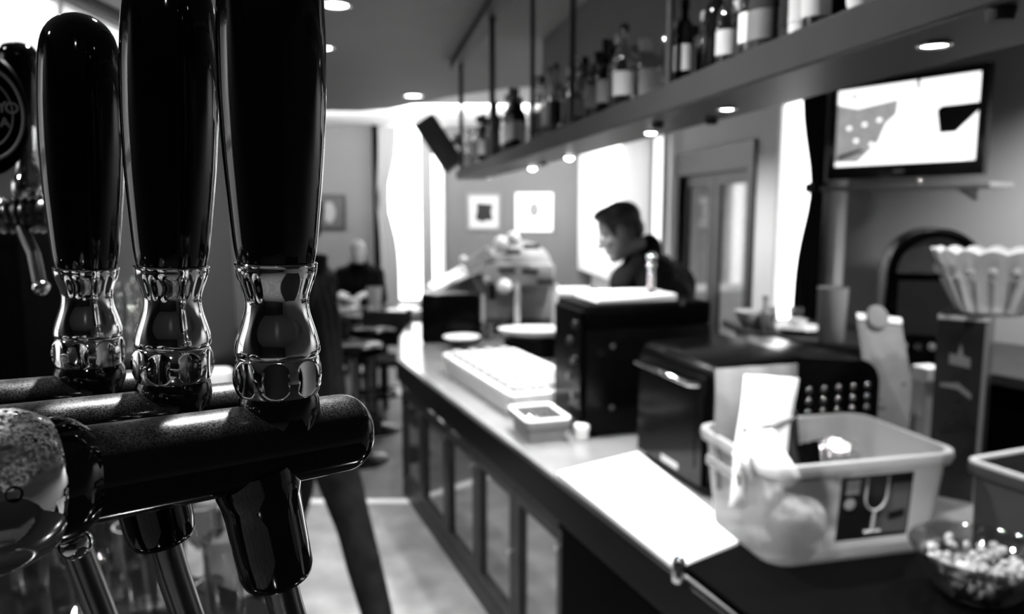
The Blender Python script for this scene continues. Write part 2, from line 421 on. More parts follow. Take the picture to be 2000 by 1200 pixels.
def curtain(name, mtx, zs, edges, m, label, y=-0.05, amp=0.025, folds=7, parts=None):
    """pleated hanging cloth: edges(z) gives its left and right limits; real thickness"""
    t = NB(); nx = folds*6; front, back = [], []
    for z in zs:
        a, c = edges(z)
        rowf, rowb = [], []
        for i in range(nx+1):
            f = i/nx; yy = y + amp*math.sin(f*folds*2*PI)*(0.5 + 0.5*min(1, (c-a)/0.3))
            rowf.append(t.verts.new(mtx @ V((a + (c-a)*f, yy, z)))); rowb.append(t.verts.new(mtx @ V((a + (c-a)*f, yy+0.006, z))))
        front.append(rowf); back.append(rowb)
    for k in range(len(zs)-1):
        for i in range(nx):
            t.faces.new((front[k][i], front[k][i+1], front[k+1][i+1], front[k+1][i]))
            t.faces.new((back[k][i+1], back[k][i], back[k+1][i], back[k+1][i+1]))
        for i in (0, nx): t.faces.new((front[k][i], back[k][i], back[k+1][i], front[k+1][i]))
    for k in (0, len(zs)-1):
        for i in range(nx): t.faces.new((front[k][i], front[k][i+1], back[k][i+1], back[k][i]))
    bmesh.ops.recalc_face_normals(t, faces=t.faces[:])
    root = thing(name, label, 'curtain')
    link_bm('cloth', t, m, root, True, 80)
    return root
zr = lambda z0, z1, n: [z0 + (z1-z0)*i/(n-1) for i in range(n)]
FW = frame_mtx(V((0, FAR_Y, 0)), V((1, 0, 0)))            # local x = world x, +y into wall
def fx(u, y=FAR_Y): return P(u, 430, y).x
def fz(v, y=FAR_Y): return P(800, v, y).z
FWM = frame_mtx(V((0, FAR_Y-0.14, 0)), V((1, 0, 0)))
window(1, FWM, fx(756), fx(868), fz(590), fz(236), 'window_glow', mull=(1, 1), fr=0.03)
def c1(z):
    k = math.exp(-((z-1.85)/0.45)**2)
    return (fx(733), fx(782) - 0.14*k)
curtain('curtain', FWM, zr(fz(600), fz(250), 14), c1, 'sheer_grey', 'grey curtain left of the bright far window', folds=5)
curtain('curtain', FWM, zr(fz(600), fz(250), 14), lambda z: (fx(826), fx(848)), 'sheer_grey', 'narrow grey curtain right of the bright far window', folds=3)
# window beside the double door, white sheers over it
window(2, RW @ Matrix.Translation((0, -0.14, 0)), 0.15, d0 - 0.25, 0.95, 2.45, 'window_soft', mull=(2, 1))
curtain('curtain', RW @ Matrix.Translation((0, -0.14, 0)), zr(0.9, 2.5, 8), lambda z: (0.1, d0*0.5), 'sheer_white', 'white sheer curtain in the corner behind the leaning man', folds=9)
curtain('curtain', RW @ Matrix.Translation((0, -0.14, 0)), zr(0.9, 2.5, 8), lambda z: (d0*0.53, d0-0.2), 'sheer_white', 'white sheer curtain beside the double door', folds=9)
# window next to the television nib and its black tied-back curtain
window(3, RW, w0, w1, WZ0, WZ1, 'window_glow', depth=0.06, fr=0.02)
zt = 1.83
ckw = w1 - w0
def c3(z):
    k = math.exp(-((z-zt)/0.33)**2)
    return (w1 - 0.17 + 0.16*k, w1 + 0.115)
curtain('curtain', RW, zr(0.86, 2.42, 18), c3, 'black_cloth', 'black curtain tied back between bright window and television', y=-0.06, folds=5)
b = NB(); box(b, w1-0.02, w1+0.12, -0.10, -0.02, zt-0.03, zt+0.03, RW, 0.01)
tb = link_bm('tie_band', b, 'black_cloth', bpy.data.objects['curtain.004'])
# left partition: unseen window added for chrome streaks, then the high window
LWM = frame_mtx(V((-1.85, 0, 0)), V((0, 1, 0)))
window(5, LWM, 0.2, 1.1, 1.3, 2.3, 'window_dusk', depth=0.1, mull=(3, 2), fr=0.05)
window(4, LWM, 2.6, 4.9, 2.12, 2.61, 'window_soft', depth=0.1, mull=(3, 1), fr=0.04)

# ---- double door (frame, two leaves with curtained panes)
dr = bpy.data.objects.new('door_1', None); C.objects.link(dr); dr['kind'] = 'structure'
b = NB()
for a in ((d0-0.05, d0+0.06, 0, DOOR_H+0.04), (d1-0.06, d1+0.03, 0, DOOR_H+0.04), (d0+0.06, d1-0.06, DOOR_H-0.16, DOOR_H+0.04)):
    box(b, a[0], a[1], -0.03, 0.1, a[2], a[3], RW)
link_bm('door_frame', b, 'dark_wood', dr)
dm = (d0+d1)/2
for (xa, xb) in ((d0+0.065, dm-0.004), (dm+0.004, d1-0.065)):
    b = NB()
    for a in ((xa, xa+0.11, 0.01, DOOR_H-0.165), (xb-0.11, xb, 0.01, DOOR_H-0.165), (xa+0.11, xb-0.11, 0.01, 0.35), (xa+0.11, xb-0.11, DOOR_H-0.26, DOOR_H-0.165)):
        box(b, a[0], a[1], 0.02, 0.06, a[2], a[3], RW)
    lf = link_bm('door_leaf', b, 'dark_wood', dr)
    b = NB(); n = 40; t = b
    pv = []
    for i in range(n+1):
        x = xa+0.10 + (xb-xa-0.20)*i/n; yy = 0.045 + 0.008*math.sin(i*1.1)
        pv.append((t.verts.new(RW @ V((x, yy, 0.3))), t.verts.new(RW @ V((x, yy, DOOR_H-0.24)))))
    for p, q in zip(pv, pv[1:]): t.faces.new((p[0], q[0], q[1], p[1]))
    link_bm('pane_curtain', b, 'light_grey', lf, True, 80)
    b = NB(); box(b, xa+0.09, xb-0.09, 0.030, 0.034, 0.3, DOOR_H-0.24, RW); link_bm('pane', b, 'pane_glass', lf)

# ---- downlights
def downlight(p, r, label, cat='ceiling light', glow='lamp_glow', group=None, dome=0.11):
    t = thing('downlight', label, cat, p, 0, group)
    b = NB(); torus(b, r*1.15, r*0.16, -0.002, 28, 8); link_bm('trim_ring', b, 'chrome', t, True, 80)
    b = NB(); lathe(b, [(r, 0.0), (r*0.95, -0.35*dome*r), (r*0.6, -0.8*dome*r), (0, -dome*r)], 24); link_bm('lens', b, glow, t, True, 80)
    return t
downlight(CEIL_LIGHTS[0], 0.055, 'round ceiling downlight at the top edge of the picture, right of the tallest tap handle')
downlight(CEIL_LIGHTS[1], 0.065, 'round ceiling downlight nearest the curved ceiling edge, above the speaker')
downlight(CEIL_LIGHTS[2], 0.055, 'ceiling downlight half hidden behind the tallest black tap handle')
SL = ['shelf downlight nearest the camera, above the television', 'shelf downlight above the double door', 'shelf downlight above the leaning man, third from the near end',
      'shelf downlight above the right framed print', 'shelf downlight above the bar between the two framed prints', 'dim shelf downlight nearest the speaker end']
for i, p in enumerate(SHELF_PTS):
    downlight(p, (0.015, 0.015, 0.016, 0.017, 0.018, 0.018)[i], SL[i], 'shelf light', 'lamp_dim' if i == 5 else 'lamp_glow', None, (0.11, 0.3, 0.5, 0.9, 0.9, 0.5)[i])
for i, p in enumerate(CEIL_MORE):
    downlight(p, 0.05, ['ceiling downlight over the left aisle', 'ceiling downlight over the front bar', 'ceiling downlight left of the camera', 'ceiling downlight behind the camera',
                        'ceiling downlight over the near counter end', 'ceiling downlight before the television', 'ceiling downlight beyond the bulkhead by the double door', 'ceiling downlight above the aisle behind the taps'][i])

# ================================================================== FRONT BAR AND BEER TAPS
ROW = V((-0.86, 0.5, 0)).normalized(); OUT = V((0.70, 0.714, 0)).normalized()
BAR_Z = 1.05
BM = frame_mtx(V((0, 0, 0)), ROW)      # local x along the row, local y = ZxROW
# local y of ROW frame: z x ROW = (-0.5,-0.86) -> OUT = -y
bar = thing('front_bar', 'dark polished customer bar under the beer taps', 'bar')
b = NB(); box(b, -1.2, 1.95, -0.845, 0.10, BAR_Z-0.05, BAR_Z, BM, 0.008); link_bm('bar_top', b, 'black_gloss', bar)
b = NB(); box(b, -1.15, 1.9, -0.80, 0.05, 0.0, BAR_Z-0.05, BM); link_bm('bar_front', b, 'dark_wood', bar)

TAP3 = V((-0.1025, 0.33, CAM_Z)); TAP2 = V((-0.1655, 0.368, CAM_Z)); TAP1 = V((-0.2268, 0.405, CAM_Z))
TAP_BASE_Z = -0.0812
TUBE_R = 0.0182; TUBE_Z = -0.104
def bulge_prof(z):       # lower chrome bulge z 0..0.0174
    f = z/0.0174
    return 0.0172 + 0.0027*math.sin(PI*min(1, max(0, f)))**0.8
def make_tap(name, label, loc, hs=1.0, dz=0.0, rot=0.0, sc=1.0, tilt=0.0, so=0.014, ss=0.0):
    t = thing(name, label, 'beer tap', loc + V((0, 0, TAP_BASE_Z + dz)), 0)
    TL = Matrix.Rotation(math.radians(tilt), 4, 'Y')
    # black ferrule between body and chrome
    b = NB(); lathe(b, [(0.0150, -0.018), (0.0168, -0.015), (0.0176, -0.007), (0.0170, -0.002), (0.0160, 0.0004)], 64); link_bm('ferrule', b, 'black_lacquer', t, True, 60)
    # lower chrome bulge with scooped flutes
    n = 8
    def rf(r, z, a):
        a2 = (a + rot) % (2*PI/n) - PI/n
        x = r*a2
        return min(r, 0.01765 + 0.0008*(x/0.0042)**2 + (0.004 if abs(x) > 0.0055 else 0))
    pr = [(bulge_prof(z), z) for z in [0.0174*i/36 for i in range(37)]]
    b = NB(); lathe(b, pr, 256, TL @ Matrix.Scale(sc, 4), rfun=rf); link_bm('fluted_collar', b, 'chrome', t, True, 30)
    # waisted chrome neck
    pr = [(0.0166, 0.0172), (0.0178, 0.0176), (0.0184, 0.0185), (0.0186, 0.0196)]
    for i in range(1, 30):
        z = 0.0196 + (0.0580-0.0196)*i/29
        f = (z - 0.0196)/(0.0384)
        lo, hi, mn = 0.0186, 0.0177, 0.0138
        k = 1 - abs(f - 0.56)/(0.56 if f < 0.56 else 0.44)
        e = lo if f < 0.56 else hi
        s = k*k*(3-2*k)
        pr.append((e + (mn - e)*s, z))
    pr += [(0.0179, 0.0584), (0.0176, 0.0590)]
    b = NB(); lathe(b, pr, 96, TL @ Matrix.Scale(sc, 4)); link_bm('chrome_neck', b, 'chrome', t, True, 50)
    # big lacquered grip
    z0, L = 0.0590, 0.139*hs
    key = [(0, 0.0171), (0.012, 0.0180), (0.15, 0.0200), (0.32, 0.0222), (0.50, 0.0235), (0.66, 0.0236), (0.80, 0.0226), (0.88, 0.0212), (0.93, 0.0190), (0.97, 0.0142), (0.99, 0.0085), (1.0, 0.0)]
    pr = [(0.0160, z0)]
    for i in range(61):
        f = i/60
        f2 = f if f < 0.85 else 0.85 + 0.15*math.sin((f-0.85)/0.15*PI/2)
        for (a, ra), (c, rc) in zip(key, key[1:]):
            if a <= f2 <= c:
                k = (f2-a)/(c-a); r = ra + (rc-ra)*k; break
        if f2 > 0.85:
            q = (f2-0.85)/0.15; r = 0.0219*math.sqrt(max(0, 1-q**2.3))
        pr.append((r if i < 60 else 0, z0 + L*f2))
    # smooth the profile
    rr = [p[0] for p in pr]
    for _ in range(6):
        rr = [rr[0], rr[1]] + [(rr[i-1]+2*rr[i]+rr[i+1])/4 for i in range(2, len(rr)-2)] + rr[-2:]
    pr = [(a, p[1]) for a, p in zip(rr, pr)]
    b = NB(); lathe(b, pr, 96, TL @ Matrix.Diagonal((sc*0.96, sc*0.96, sc, 1))); link_bm('grip', b, 'black_lacquer', t, True, 60)
    # horizontal tap body: a capsule running along OUT
    F = frame_mtx(V((0, 0, TUBE_Z - TAP_BASE_Z)), V((0, 0, -1)), OUT - V((0, 0, 0.065)))     # local z = OUT, drooping slightly
    pr = [(TUBE_R, -0.108)]
    pr += [(TUBE_R, -0.108 + 0.138*i/10) for i in range(1, 11)]
    pr += [(TUBE_R*math.cos(a)**0.55 if a < PI/2-0.01 else 0.0, 0.0305 + 0.0125*math.sin(a)) for a in [PI/2*i/10 for i in range(1, 11)]]
    b = NB(); lathe(b, pr, 72, F); link_bm('tap_body', b, 'dusty', t, True, 60)
    # flange ring and fluted chrome coupling
    b = NB(); lathe(b, [(0.018, -0.078), (0.0190, -0.0795), (0.0210, -0.082), (0.0226, -0.086), (0.0230, -0.0915), (0.018, -0.0915)], 72, F); link_bm('flange', b, 'black_lacquer', t, True, 40)
    ZC = -0.112
    hv = F.to_3x3().inverted() @ (V((0, 0, CAM_Z)) - t.location - V((0, 0, TUBE_Z - TAP_BASE_Z)) + OUT*0.11)
    th = math.atan2(hv.y, hv.x) + 0.10
    def rf2(r, z, a):
        a2 = (a - th - PI/10) % (2*PI/10)
        a2 = a2 if a2 < PI/10 else a2 - 2*PI/10
        x = r*a2
        return min(r, 0.0268 + 0.0009*(x/0.0055)**2 + 0.0006*((z - ZC)/0.011)**2 + (0.006 if abs(x) > 0.0072 else 0))
    pr = []
    for i in range(49):
        f = i/48; z = -0.1335 + 0.043*f
        pr.append((0.0225 + 0.0066*math.sin(PI*f)**0.75, z))
    b = NB(); lathe(b, pr, 224, F, rfun=rf2); cc = link_bm('fluted_coupling', b, 'dusty_chrome', t, True, 30)
    b = NB()
    hd = V((math.cos(th), math.sin(th), 0))
    Fh = F @ frame_mtx(V((0, 0, -0.108)) + hd*0.0268, V((0, 0, 1)), hd)
    lathe(b, [(0.0026, 0), (0.0026, 0.0023), (0.0022, 0.0024), (0.0021, 0.0010), (0, 0.0010)], 24, Fh); link_bm('set_screw', b, 'hole_black', cc, True, 40)
    # black spout socket below the body, pipe out of it
    sd = (V((0.10, 0.16, -1))).normalized()
    o0 = V((0, 0, TUBE_Z - TAP_BASE_Z)) - OUT*so
    Fs = frame_mtx(o0, OUT, -sd)
    pr = [(0.0185, -0.006), (0.0180, -0.014), (0.0182, -0.018), (0.0172, -0.022), (0.0166, -0.030), (0.0164, -0.046), (0.0162, -0.059-ss), (0.0152, -0.0625-ss), (0.0125, -0.0640-ss), (0, -0.0640-ss)]
    b = NB(); lathe(b, pr, 64, Fs); link_bm('spout_socket', b, 'black_lacquer', t, True, 50)
    b = NB(); pts = []
    for i in range(16):
        s = i/15*0.205 + 0.050
        pts.append(o0 + sd*s + OUT*(0.012*max(0, (s-0.07)/0.19)) )
    tube(b, pts, 0.0078, 28); link_bm('spout_pipe', b, 'steel', t, True, 60)
    # small chrome vent knob under the flange
    b = NB(); ball(b, V((0, 0, TUBE_Z-TAP_BASE_Z-0.0195)) - OUT*0.084, 0.0062, 24, 16); link_bm('vent_knob', b, 'chrome', t, True, 80)
    return t
make_tap('beer_tap', 'nearest and tallest-looking black beer tap with chrome fluted collar', TAP3, 1.06, 0.0015, 0.15, 0.97, 1.1)
make_tap('beer_tap', 'middle black beer tap of the three in front', TAP2, 1.06, -0.001, 0.35, 0.945, 2.5, 0.019, -0.006)
make_tap('beer_tap', 'leftmost black beer tap of the three in front, rounded top in view', TAP1, 1.045, -0.0015, 0.2, 0.89, 2.2, 0.027, -0.006)
# fount that carries them: cross bar, column, foot
ft = thing('beer_fount', 'black beer fount carrying the three front taps', 'beer fount')
c0 = V((TAP2.x, TAP2.y, 0)) - OUT*0.166
b = NB(); tube(b, [c0 - ROW*0.088 + V((0, 0, CAM_Z+TUBE_Z+0.008)), c0 + ROW*0.16 + V((0, 0, CAM_Z+TUBE_Z+0.008))], 0.027, 40); link_bm('cross_bar', b, 'black_lacquer', ft, True, 50)
b = NB(); tube(b, [c0 + V((0, 0, BAR_Z+0.01)), c0 + V((0, 0, CAM_Z+TUBE_Z-0.02))], 0.034, 40); link_bm('column', b, 'black_lacquer', ft, True, 50)
b = NB(); lathe(b, [(0.07, 0), (0.07, 0.012), (0.045, 0.022), (0.036, 0.03)], 40, Matrix.Translation(c0 + V((0, 0, BAR_Z)))); link_bm('foot', b, 'chrome', ft, True, 40)

# second fount further left with a badge
F2 = P(30, 400, 0.75)
t2 = thing('beer_tap', 'blurred beer tap with black tapered grip at the far left edge', 'beer tap', P(58, 385, 0.76))
b = NB(); lathe(b, [(0.0105, 0.068), (0.0115, 0.075), (0.0165, 0.130), (0.0165, 0.138), (0.013, 0.1435), (0.006, 0.146), (0, 0.1465)], 40); link_bm('grip', b, 'black_lacquer', t2, True, 50)
b = NB(); lathe(b, [(0.013, 0.0), (0.0155, 0.006), (0.0155, 0.014), (0.012, 0.019), (0.0085, 0.036), (0.0105, 0.062), (0.0105, 0.068)], 40); link_bm('chrome_neck', b, 'chrome', t2, True, 40)
b = NB()
F = frame_mtx(V((-0.006, 0, -0.018)), V((0, 0, 1)), V((1, 0.25, 0)))
pr = []
for i in range(60):
    z = -0.12 + 0.145*i/59
    pr.append((0.0165 + 0.0016*math.sin(z*900), z))
lathe(b, pr, 40, F @ Matrix.Diagonal((1, 1, 1, 1))); link_bm('ribbed_body', b, 'steel', t2, True, 60)
b = NB(); tube(b, [V((-0.004, -0.01, -0.03)), V((0.012, -0.02, -0.055)), V((0.022, -0.03, -0.085))], 0.0058, 16); link_bm('spout_pipe', b, 'steel', t2, True, 60)
b = NB(); ball(b, V((0.0225, -0.03, -0.086)), 0.0075, 16, 10); link_bm('nozzle_tip', b, 'chrome', t2, True)
bd = thing('tap_badge', 'round black badge with white ring and letters at the left edge', 'badge', P(-28, 222, 0.70))
Fb = frame_mtx(V((0, 0, 0)), V((1, 0.35, 0)))
R9 = Fb @ Matrix.Rotation(PI/2, 4, 'X')
b = NB(); lathe(b, [(0.040, -0.004), (0.042, 0), (0.040, 0.003), (0, 0.003)], 56, R9 @ Matrix.Diagonal((0.82, 1.3, 1, 1))); link_bm('plate', b, 'black_plastic', bd, True, 40)
b = NB(); torus(b, 0.0365, 0.0014, 0.0035, 56, 8, R9 @ Matrix.Diagonal((0.82, 1.12, 1, 1))); link_bm('ring', b, 'print_light', bd, True, 80)
b = NB(); torus(b, 0.0265, 0.0006, 0.0032, 56, 8, R9 @ Matrix.Diagonal((0.82, 1.12, 1, 1))); link_bm('inner_ring', b, 'print_light', bd, True, 80)
text('Y', 0.014, 'print_light', R9 @ Matrix.Translation((0.0135, 0.0055, 0.0036)), bd)
text('O', 0.014, 'print_light', R9 @ Matrix.Translation((0.0212, 0.0048, 0.0036)), bd)
text('A', 0.012, 'print_light', R9 @ Matrix.Translation((0.0150, -0.0080, 0.0036)), bd)
f2 = thing('beer_fount', 'black fount column behind the front taps at the left edge', 'beer fount')
q = V((-0.640, 0.80, P(-10, 460, 0.80).z))
b = NB(); tube(b, [V((q.x, q.y, BAR_Z+0.012)), V((q.x, q.y, q.z+0.01))], 0.048, 40); link_bm('column', b, 'black_plastic', f2, True, 50)
b = NB(); lathe(b, [(0.085, 0), (0.085, 0.012), (0.06, 0.02)], 40, Matrix.Translation((q.x, q.y, BAR_Z))); link_bm('foot', b, 'chrome', f2, True, 40)
b = NB(); tube(b, [q + V((0, 0, 0.0)), q + V((0.0, 0, 0.03))], 0.03, 32); link_bm('cap', b, 'chrome', f2, True, 40)

b = NB(); box(b, -1.845, -1.62, 2.52, 2.78, 0.0, 1.66, None, 0.006); kc = thing('tall_cabinet', 'tall black cabinet against the dark left wall', 'cabinet')  # dark block added to blacken the view at the left edge
link_bm('cabinet_body', b, 'black_matte', kc)
b = NB(); box(b, -1.835, -1.63, 2.505, 2.519, 0.06, 1.62, None, 0.003); kd = link_bm('cabinet_door', b, 'black_matte', kc)
b = NB(); tube(b, [V((-1.65, 2.50, 0.85)), V((-1.65, 2.50, 1.0))], 0.006, 10); link_bm('door_handle', b, 'steel', kd, True)
# ---- glasses on the front bar under the taps
def glass_prof(h, r0, r1, w=0.003):
    return [(0, 0), (r0*0.9, 0), (r0, 0.004), (r1, h), (r1-w, h), (r0-w, 0.012), (0, 0.012)]
def stem_prof(h, r):
    return [(0, 0), (r*0.85, 0), (r*0.85, 0.003), (0.006, 0.010), (0.0045, h*0.42), (r*0.55, h*0.47), (r, h*0.66), (r*0.92, h), (r*0.92-0.002, h), (r-0.002, h*0.66), (r*0.5, h*0.49), (0, h*0.45)]
PROTO = {}
def copy_thing(src, loc, label, rotz=0, scale=None):
    r = src.copy(); C.objects.link(r); r.location = loc; r.rotation_euler = (0, 0, rotz); r['label'] = label
    if scale: r.scale = scale
    for ch in src.children:
        c = ch.copy(); C.objects.link(c); c.parent = r
        for g in ch.children:
            d = g.copy(); C.objects.link(d); d.parent = c
    return r
def tumbler(loc, label, h=0.13, r=0.04, m='glass', stem=False, group=None, name='pint_glass'):
    key = (h, r, m, stem)
    if key not in PROTO:
        b = NB(); lathe(b, stem_prof(h, r) if stem else glass_prof(h, r*0.78, r), 28, cap=False)
        o = link_bm(name, b, m, None, True, 40); PROTO[key] = o
    else:
        o = PROTO[key].copy(); C.objects.link(o)
    o.location = loc; return tag(o, label, 'glass', group)
ORD = ['first', 'second', 'third', 'fourth', 'fifth', 'sixth', 'seventh', 'eighth', 'ninth', 'tenth', 'eleventh']
bar_spots = [(60, 1150), (150, 1195), (245, 1110), (275, 1190), (405, 1140), (445, 1215), (330, 1180), (205, 1170), (10, 1085), (110, 1080)]
for i, (u, v) in enumerate(bar_spots):
    p = PZ(u, v, BAR_Z + 0.0005)
    tumbler(p, '%s on the dark front bar below the taps, %s along it' % ('stemmed glass' if i % 3 == 1 else 'straight glass', ORD[i]), 0.145, 0.034, stem=(i % 3 == 1), group='glasses standing on the front bar')

# ================================================================== BACK COUNTER (with door fronts)
CZ = 0.82
A = V((0.138, 2.40, 0)); E = V((-0.398, 1, 0)).normalized(); N = V((1, 0.398, 0)).normalized()   # E away along front, N into counter
CT = frame_mtx(A, E)       # local x = E; y = z x E = (-0.93.., -0.37) = -N
def cl(w, d, z): return A + E*w + N*d + V((0, 0, z))     # along, depth, height
WEND = (4.47 - 2.40)/E.y
bc = thing('back_counter', 'long back counter with grey top and mirrored cabinet doors below', 'counter')
pts = [(A + E*-1.75 + N*0.026), (A + E*(WEND-0.02) + N*0.026), V((-0.775, 5.3, 0)), V((-0.80, 5.95, 0)), V((0.30, 5.95, 0)), V((0.20, 4.5, 0)), V((0.36, 3.6, 0)), V((0.62, 3.28, 0)), V((1.22, 3.10, 0)), V((2.05, 1.4, 0)), V((1.9, 0.85, 0))]
pts2 = [p.copy() for p in pts]
b = NB(); prism(b, [(p.x, p.y) for p in pts2], CZ-0.02, CZ, bevel=0.004); link_bm('counter_top', b, 'counter_top', bc)
b = NB(); prism(b, [(p.x, p.y) for p in ([A + E*-1.75, A + E*WEND, V((-0.79, 5.3, 0)), V((-0.815, 5.96, 0)), V((-0.79, 5.96, 0)), V((-0.765, 5.3, 0)), A + E*(WEND-0.02) + N*0.025, A + E*-1.75 + N*0.025])], CZ-0.12, CZ-0.0005, None, 0.005); link_bm('edge_band', b, 'edge_wood', bc)
b = NB(); prism(b, [(p.x, p.y) for p in ([A + E*-1.70 + N*0.06, A + E*(WEND-0.03) + N*0.06, V((-0.70, 5.3, 0)), V((-0.74, 5.9, 0)), V((0.25, 5.9, 0)), V((0.15, 4.5, 0)), V((0.30, 3.65, 0)), V((0.60, 3.3, 0)), V((1.18, 3.06, 0)), V((1.98, 1.4, 0)), V((1.84, 0.9, 0))])], 0.0, CZ-0.021); link_bm('carcass', b, 'black_matte', bc)
b = NB(); box(b, 0.0, WEND-0.03, -0.058, -0.02, 0.0, 0.09, CT); link_bm('plinth', b, 'mid_wood', bc)
def wy(y): return (y - 2.40)/E.y
bounds = [4.44, 4.03, 3.60, 3.18, 2.77, 2.37]
for i in range(5):
    wa, wb = wy(bounds[i+1]) + 0.004, wy(bounds[i]) - 0.004
    b = NB(); fw = 0.045
    for a in ((wa, wa+fw, 0.10, 0.66), (wb-fw, wb, 0.10, 0.66), (wa+fw, wb-fw, 0.10, 0.10+fw), (wa+fw, wb-fw, 0.66-fw, 0.66)):
        box(b, a[0], a[1], -0.058, -0.018, a[2], a[3], CT)
    d = link_bm('cabinet_door', b, 'mid_wood', bc)
    b = NB(); box(b, wa+fw, wb-fw, -0.045, -0.035, 0.10+fw, 0.66-fw, CT); link_bm('pane', b, 'mirror_pane', d)
    b = NB(); tube(b, [CT @ V((wa+0.022, -0.018, 0.60 - (0.20 if i == 3 else 0))), CT @ V((wa+0.022, -0.004, 0.60 - (0.20 if i == 3 else 0)))], 0.011, 16); link_bm('lock_knob', b, 'chrome', d, True, 40)
b = NB(); box(b, 0.0, WEND-0.03, -0.056, -0.016, 0.664, 0.699, CT, 0.004); link_bm('top_rail', b, 'mid_wood', bc)
for yy in (3.40, 3.62, 3.78, 4.3):
    b = NB(); tube(b, [CT @ V((wy(yy)-0.05, -0.008, 0.682)), CT @ V((wy(yy)+0.05, -0.008, 0.682))], 0.009, 14); link_bm('pull_handle', b, 'chrome', bc, True, 40)  # chrome bars shaped to stand in for highlights on the rail
b = NB(); box(b, -1.7, -0.03, -0.058, -0.012, 0.0, 0.70, CT); link_bm('side_panel', b, 'black_matte', bc)

# white board at the near end, chrome clip, black bar mat
bp = [PZ(1088, 922, CZ+0.02), PZ(1246, 882, CZ+0.02), PZ(1460, 1050, CZ+0.02), PZ(1322, 1106, CZ+0.02)]
b = NB(); prism(b, [(p.x, p.y) for p in bp], CZ, CZ+0.02, bevel=0.003); tag(link_bm('cutting_board', b, 'white_plastic', None, True, 30), 'white rectangular cutting board on the counter edge', 'cutting board')
b = NB(); q = PZ(1325, 1116, CZ+0.02); lathe(b, [(0.014, 0), (0.016, 0.004), (0.016, 0.055), (0.012, 0.060), (0, 0.061)], 24, Matrix.Translation((q.x-0.002, q.y-0.012, CZ))); tag(link_bm('chrome_shaker', b, 'chrome', None, True, 40), 'small upright chrome cylinder at the near corner of the white board', 'cylinder')
mp = [A + E*(-0.63) + N*0.02, A + E*(-0.63) + N*0.50, A + E*(-1.6) + N*0.50, A + E*(-1.6) + N*0.02]
mp = [PZ(1338, 1106, CZ+0.02), PZ(1462, 1056, CZ+0.02), PZ(1640, 1000, CZ+0.02), A + E*(-1.6) + N*0.75, A + E*(-1.6) + N*0.012]
b = NB(); prism(b, [(p.x, p.y) for p in mp], CZ, CZ+0.02); tag(link_bm('bar_mat', b, 'rubber'), 'black rubber bar mat under the plastic tub', 'bar mat')

# ---- plastic tub
TUB = frame_mtx(PZ(1503, 1122, CZ+0.0205), V((0.972, 0.235, 0)))
def round_rect(x0, x1, y0, y1, r, n=6):
    out = []
    for cx, cy, a0 in ((x1-r, y1-r, 0), (x0+r, y1-r, PI/2), (x0+r, y0+r, PI), (x1-r, y0+r, 3*PI/2)):
        for i in range(n+1):
            a = a0 + PI/2*i/n; out.append((cx + r*math.cos(a), cy + r*math.sin(a)))
    return out
def tub_mesh(bm, W, D, H, inset, r, wall, mtx, foot=0.0):
    rings = []
    spec = [(inset, 0), (inset*0.9, 0.004), (0, H), (0, H)]
    t = NB()
    def ring(i, z, shrink): return [t.verts.new((x, y, z)) for x, y in round_rect(i+shrink, W-i-shrink, i+shrink, D-i-shrink, r-shrink*0.5)]
    outer = [ring(inset, 0, 0), ring(inset*0.95, 0.006, 0), ring(inset*0.1, H-0.03, 0), ring(-0.008, H-0.03, 0), ring(-0.012, H-0.015, 0), ring(-0.010, H, 0)]
    inner = [ring(0, H, wall), ring(inset*0.95, 0.010, wall)]
    seq = outer + inner
    n = len(seq[0])
    t.faces.new(seq[0][::-1]); t.faces.new(seq[-1])
    for a, c in zip(seq, seq[1:]):
        for i in range(n): t.faces.new((a[i], a[(i+1) % n], c[(i+1) % n], c[i]))
    bmesh.ops.recalc_face_normals(t, faces=t.faces[:])
    merge(bm, t, mtx)
TW, TD, TH = 0.515, 0.375, 0.262
tub = thing('plastic_tub', 'big translucent white plastic tub with a dark glass-picture label', 'tub')
b = NB(); tub_mesh(b, TW, TD, TH, 0.022, 0.06, 0.004, TUB); link_bm('tub_body', b, 'frost', tub, True, 50)
LB = TUB @ Matrix.Translation((0.0, 0.0195, 0)) @ Matrix.Rotation(math.radians(4.75), 4, 'X')
LBW = (0.185, 0.388, 0.055, 0.222)
b = NB(); plate(b, rect(*LBW), LB, 0.0012); lab = link_bm('label', b, 'print_black', tub)
L2 = LB @ Matrix.Translation((0, -0.0013, 0))
lx = lambda f: LBW[0] + (LBW[1]-LBW[0])*f
lz = lambda f: LBW[2] + (LBW[3]-LBW[2])*f
b = NB(); plate(b, [(lx(0.47), lz(0.08)), (lx(0.98), lz(0.05)), (lx(0.98), lz(0.84)), (lx(0.72), lz(0.84)), (lx(0.66), lz(0.6))], L2, 0.0006); link_bm('label_panel', b, 'print_grey', lab)
L3 = L2 @ Matrix.Translation((0, -0.0008, 0))
fl = []
for i in range(15):
    a = PI + PI*i/14; fl.append((lx(0.50) + 0.030*math.cos(a), lz(0.66) + 0.036*math.sin(a)))
outl = [(lx(0.50)-0.030, lz(0.97))] + fl + [(lx(0.50)+0.030, lz(0.97))]
b = NB(); tube(b, [L3 @ V((x, 0, z)) for x, z in outl], 0.0028, 6); tube(b, [L3 @ V((lx(0.50), 0, lz(0.45))), L3 @ V((lx(0.49), 0, lz(0.12)))], 0.0045, 6); tube(b, [L3 @ V((lx(0.38), 0, lz(0.11))), L3 @ V((lx(0.60), 0, lz(0.11)))], 0.0045, 6)
link_bm('flute_picture', b, 'print_light', lab)
b = NB(); plate(b, rect(lx(0.45), lx(0.57), lz(0.52), lz(0.93)), L3, 0.0005); link_bm('flute_fill', b, 'print_black', lab)
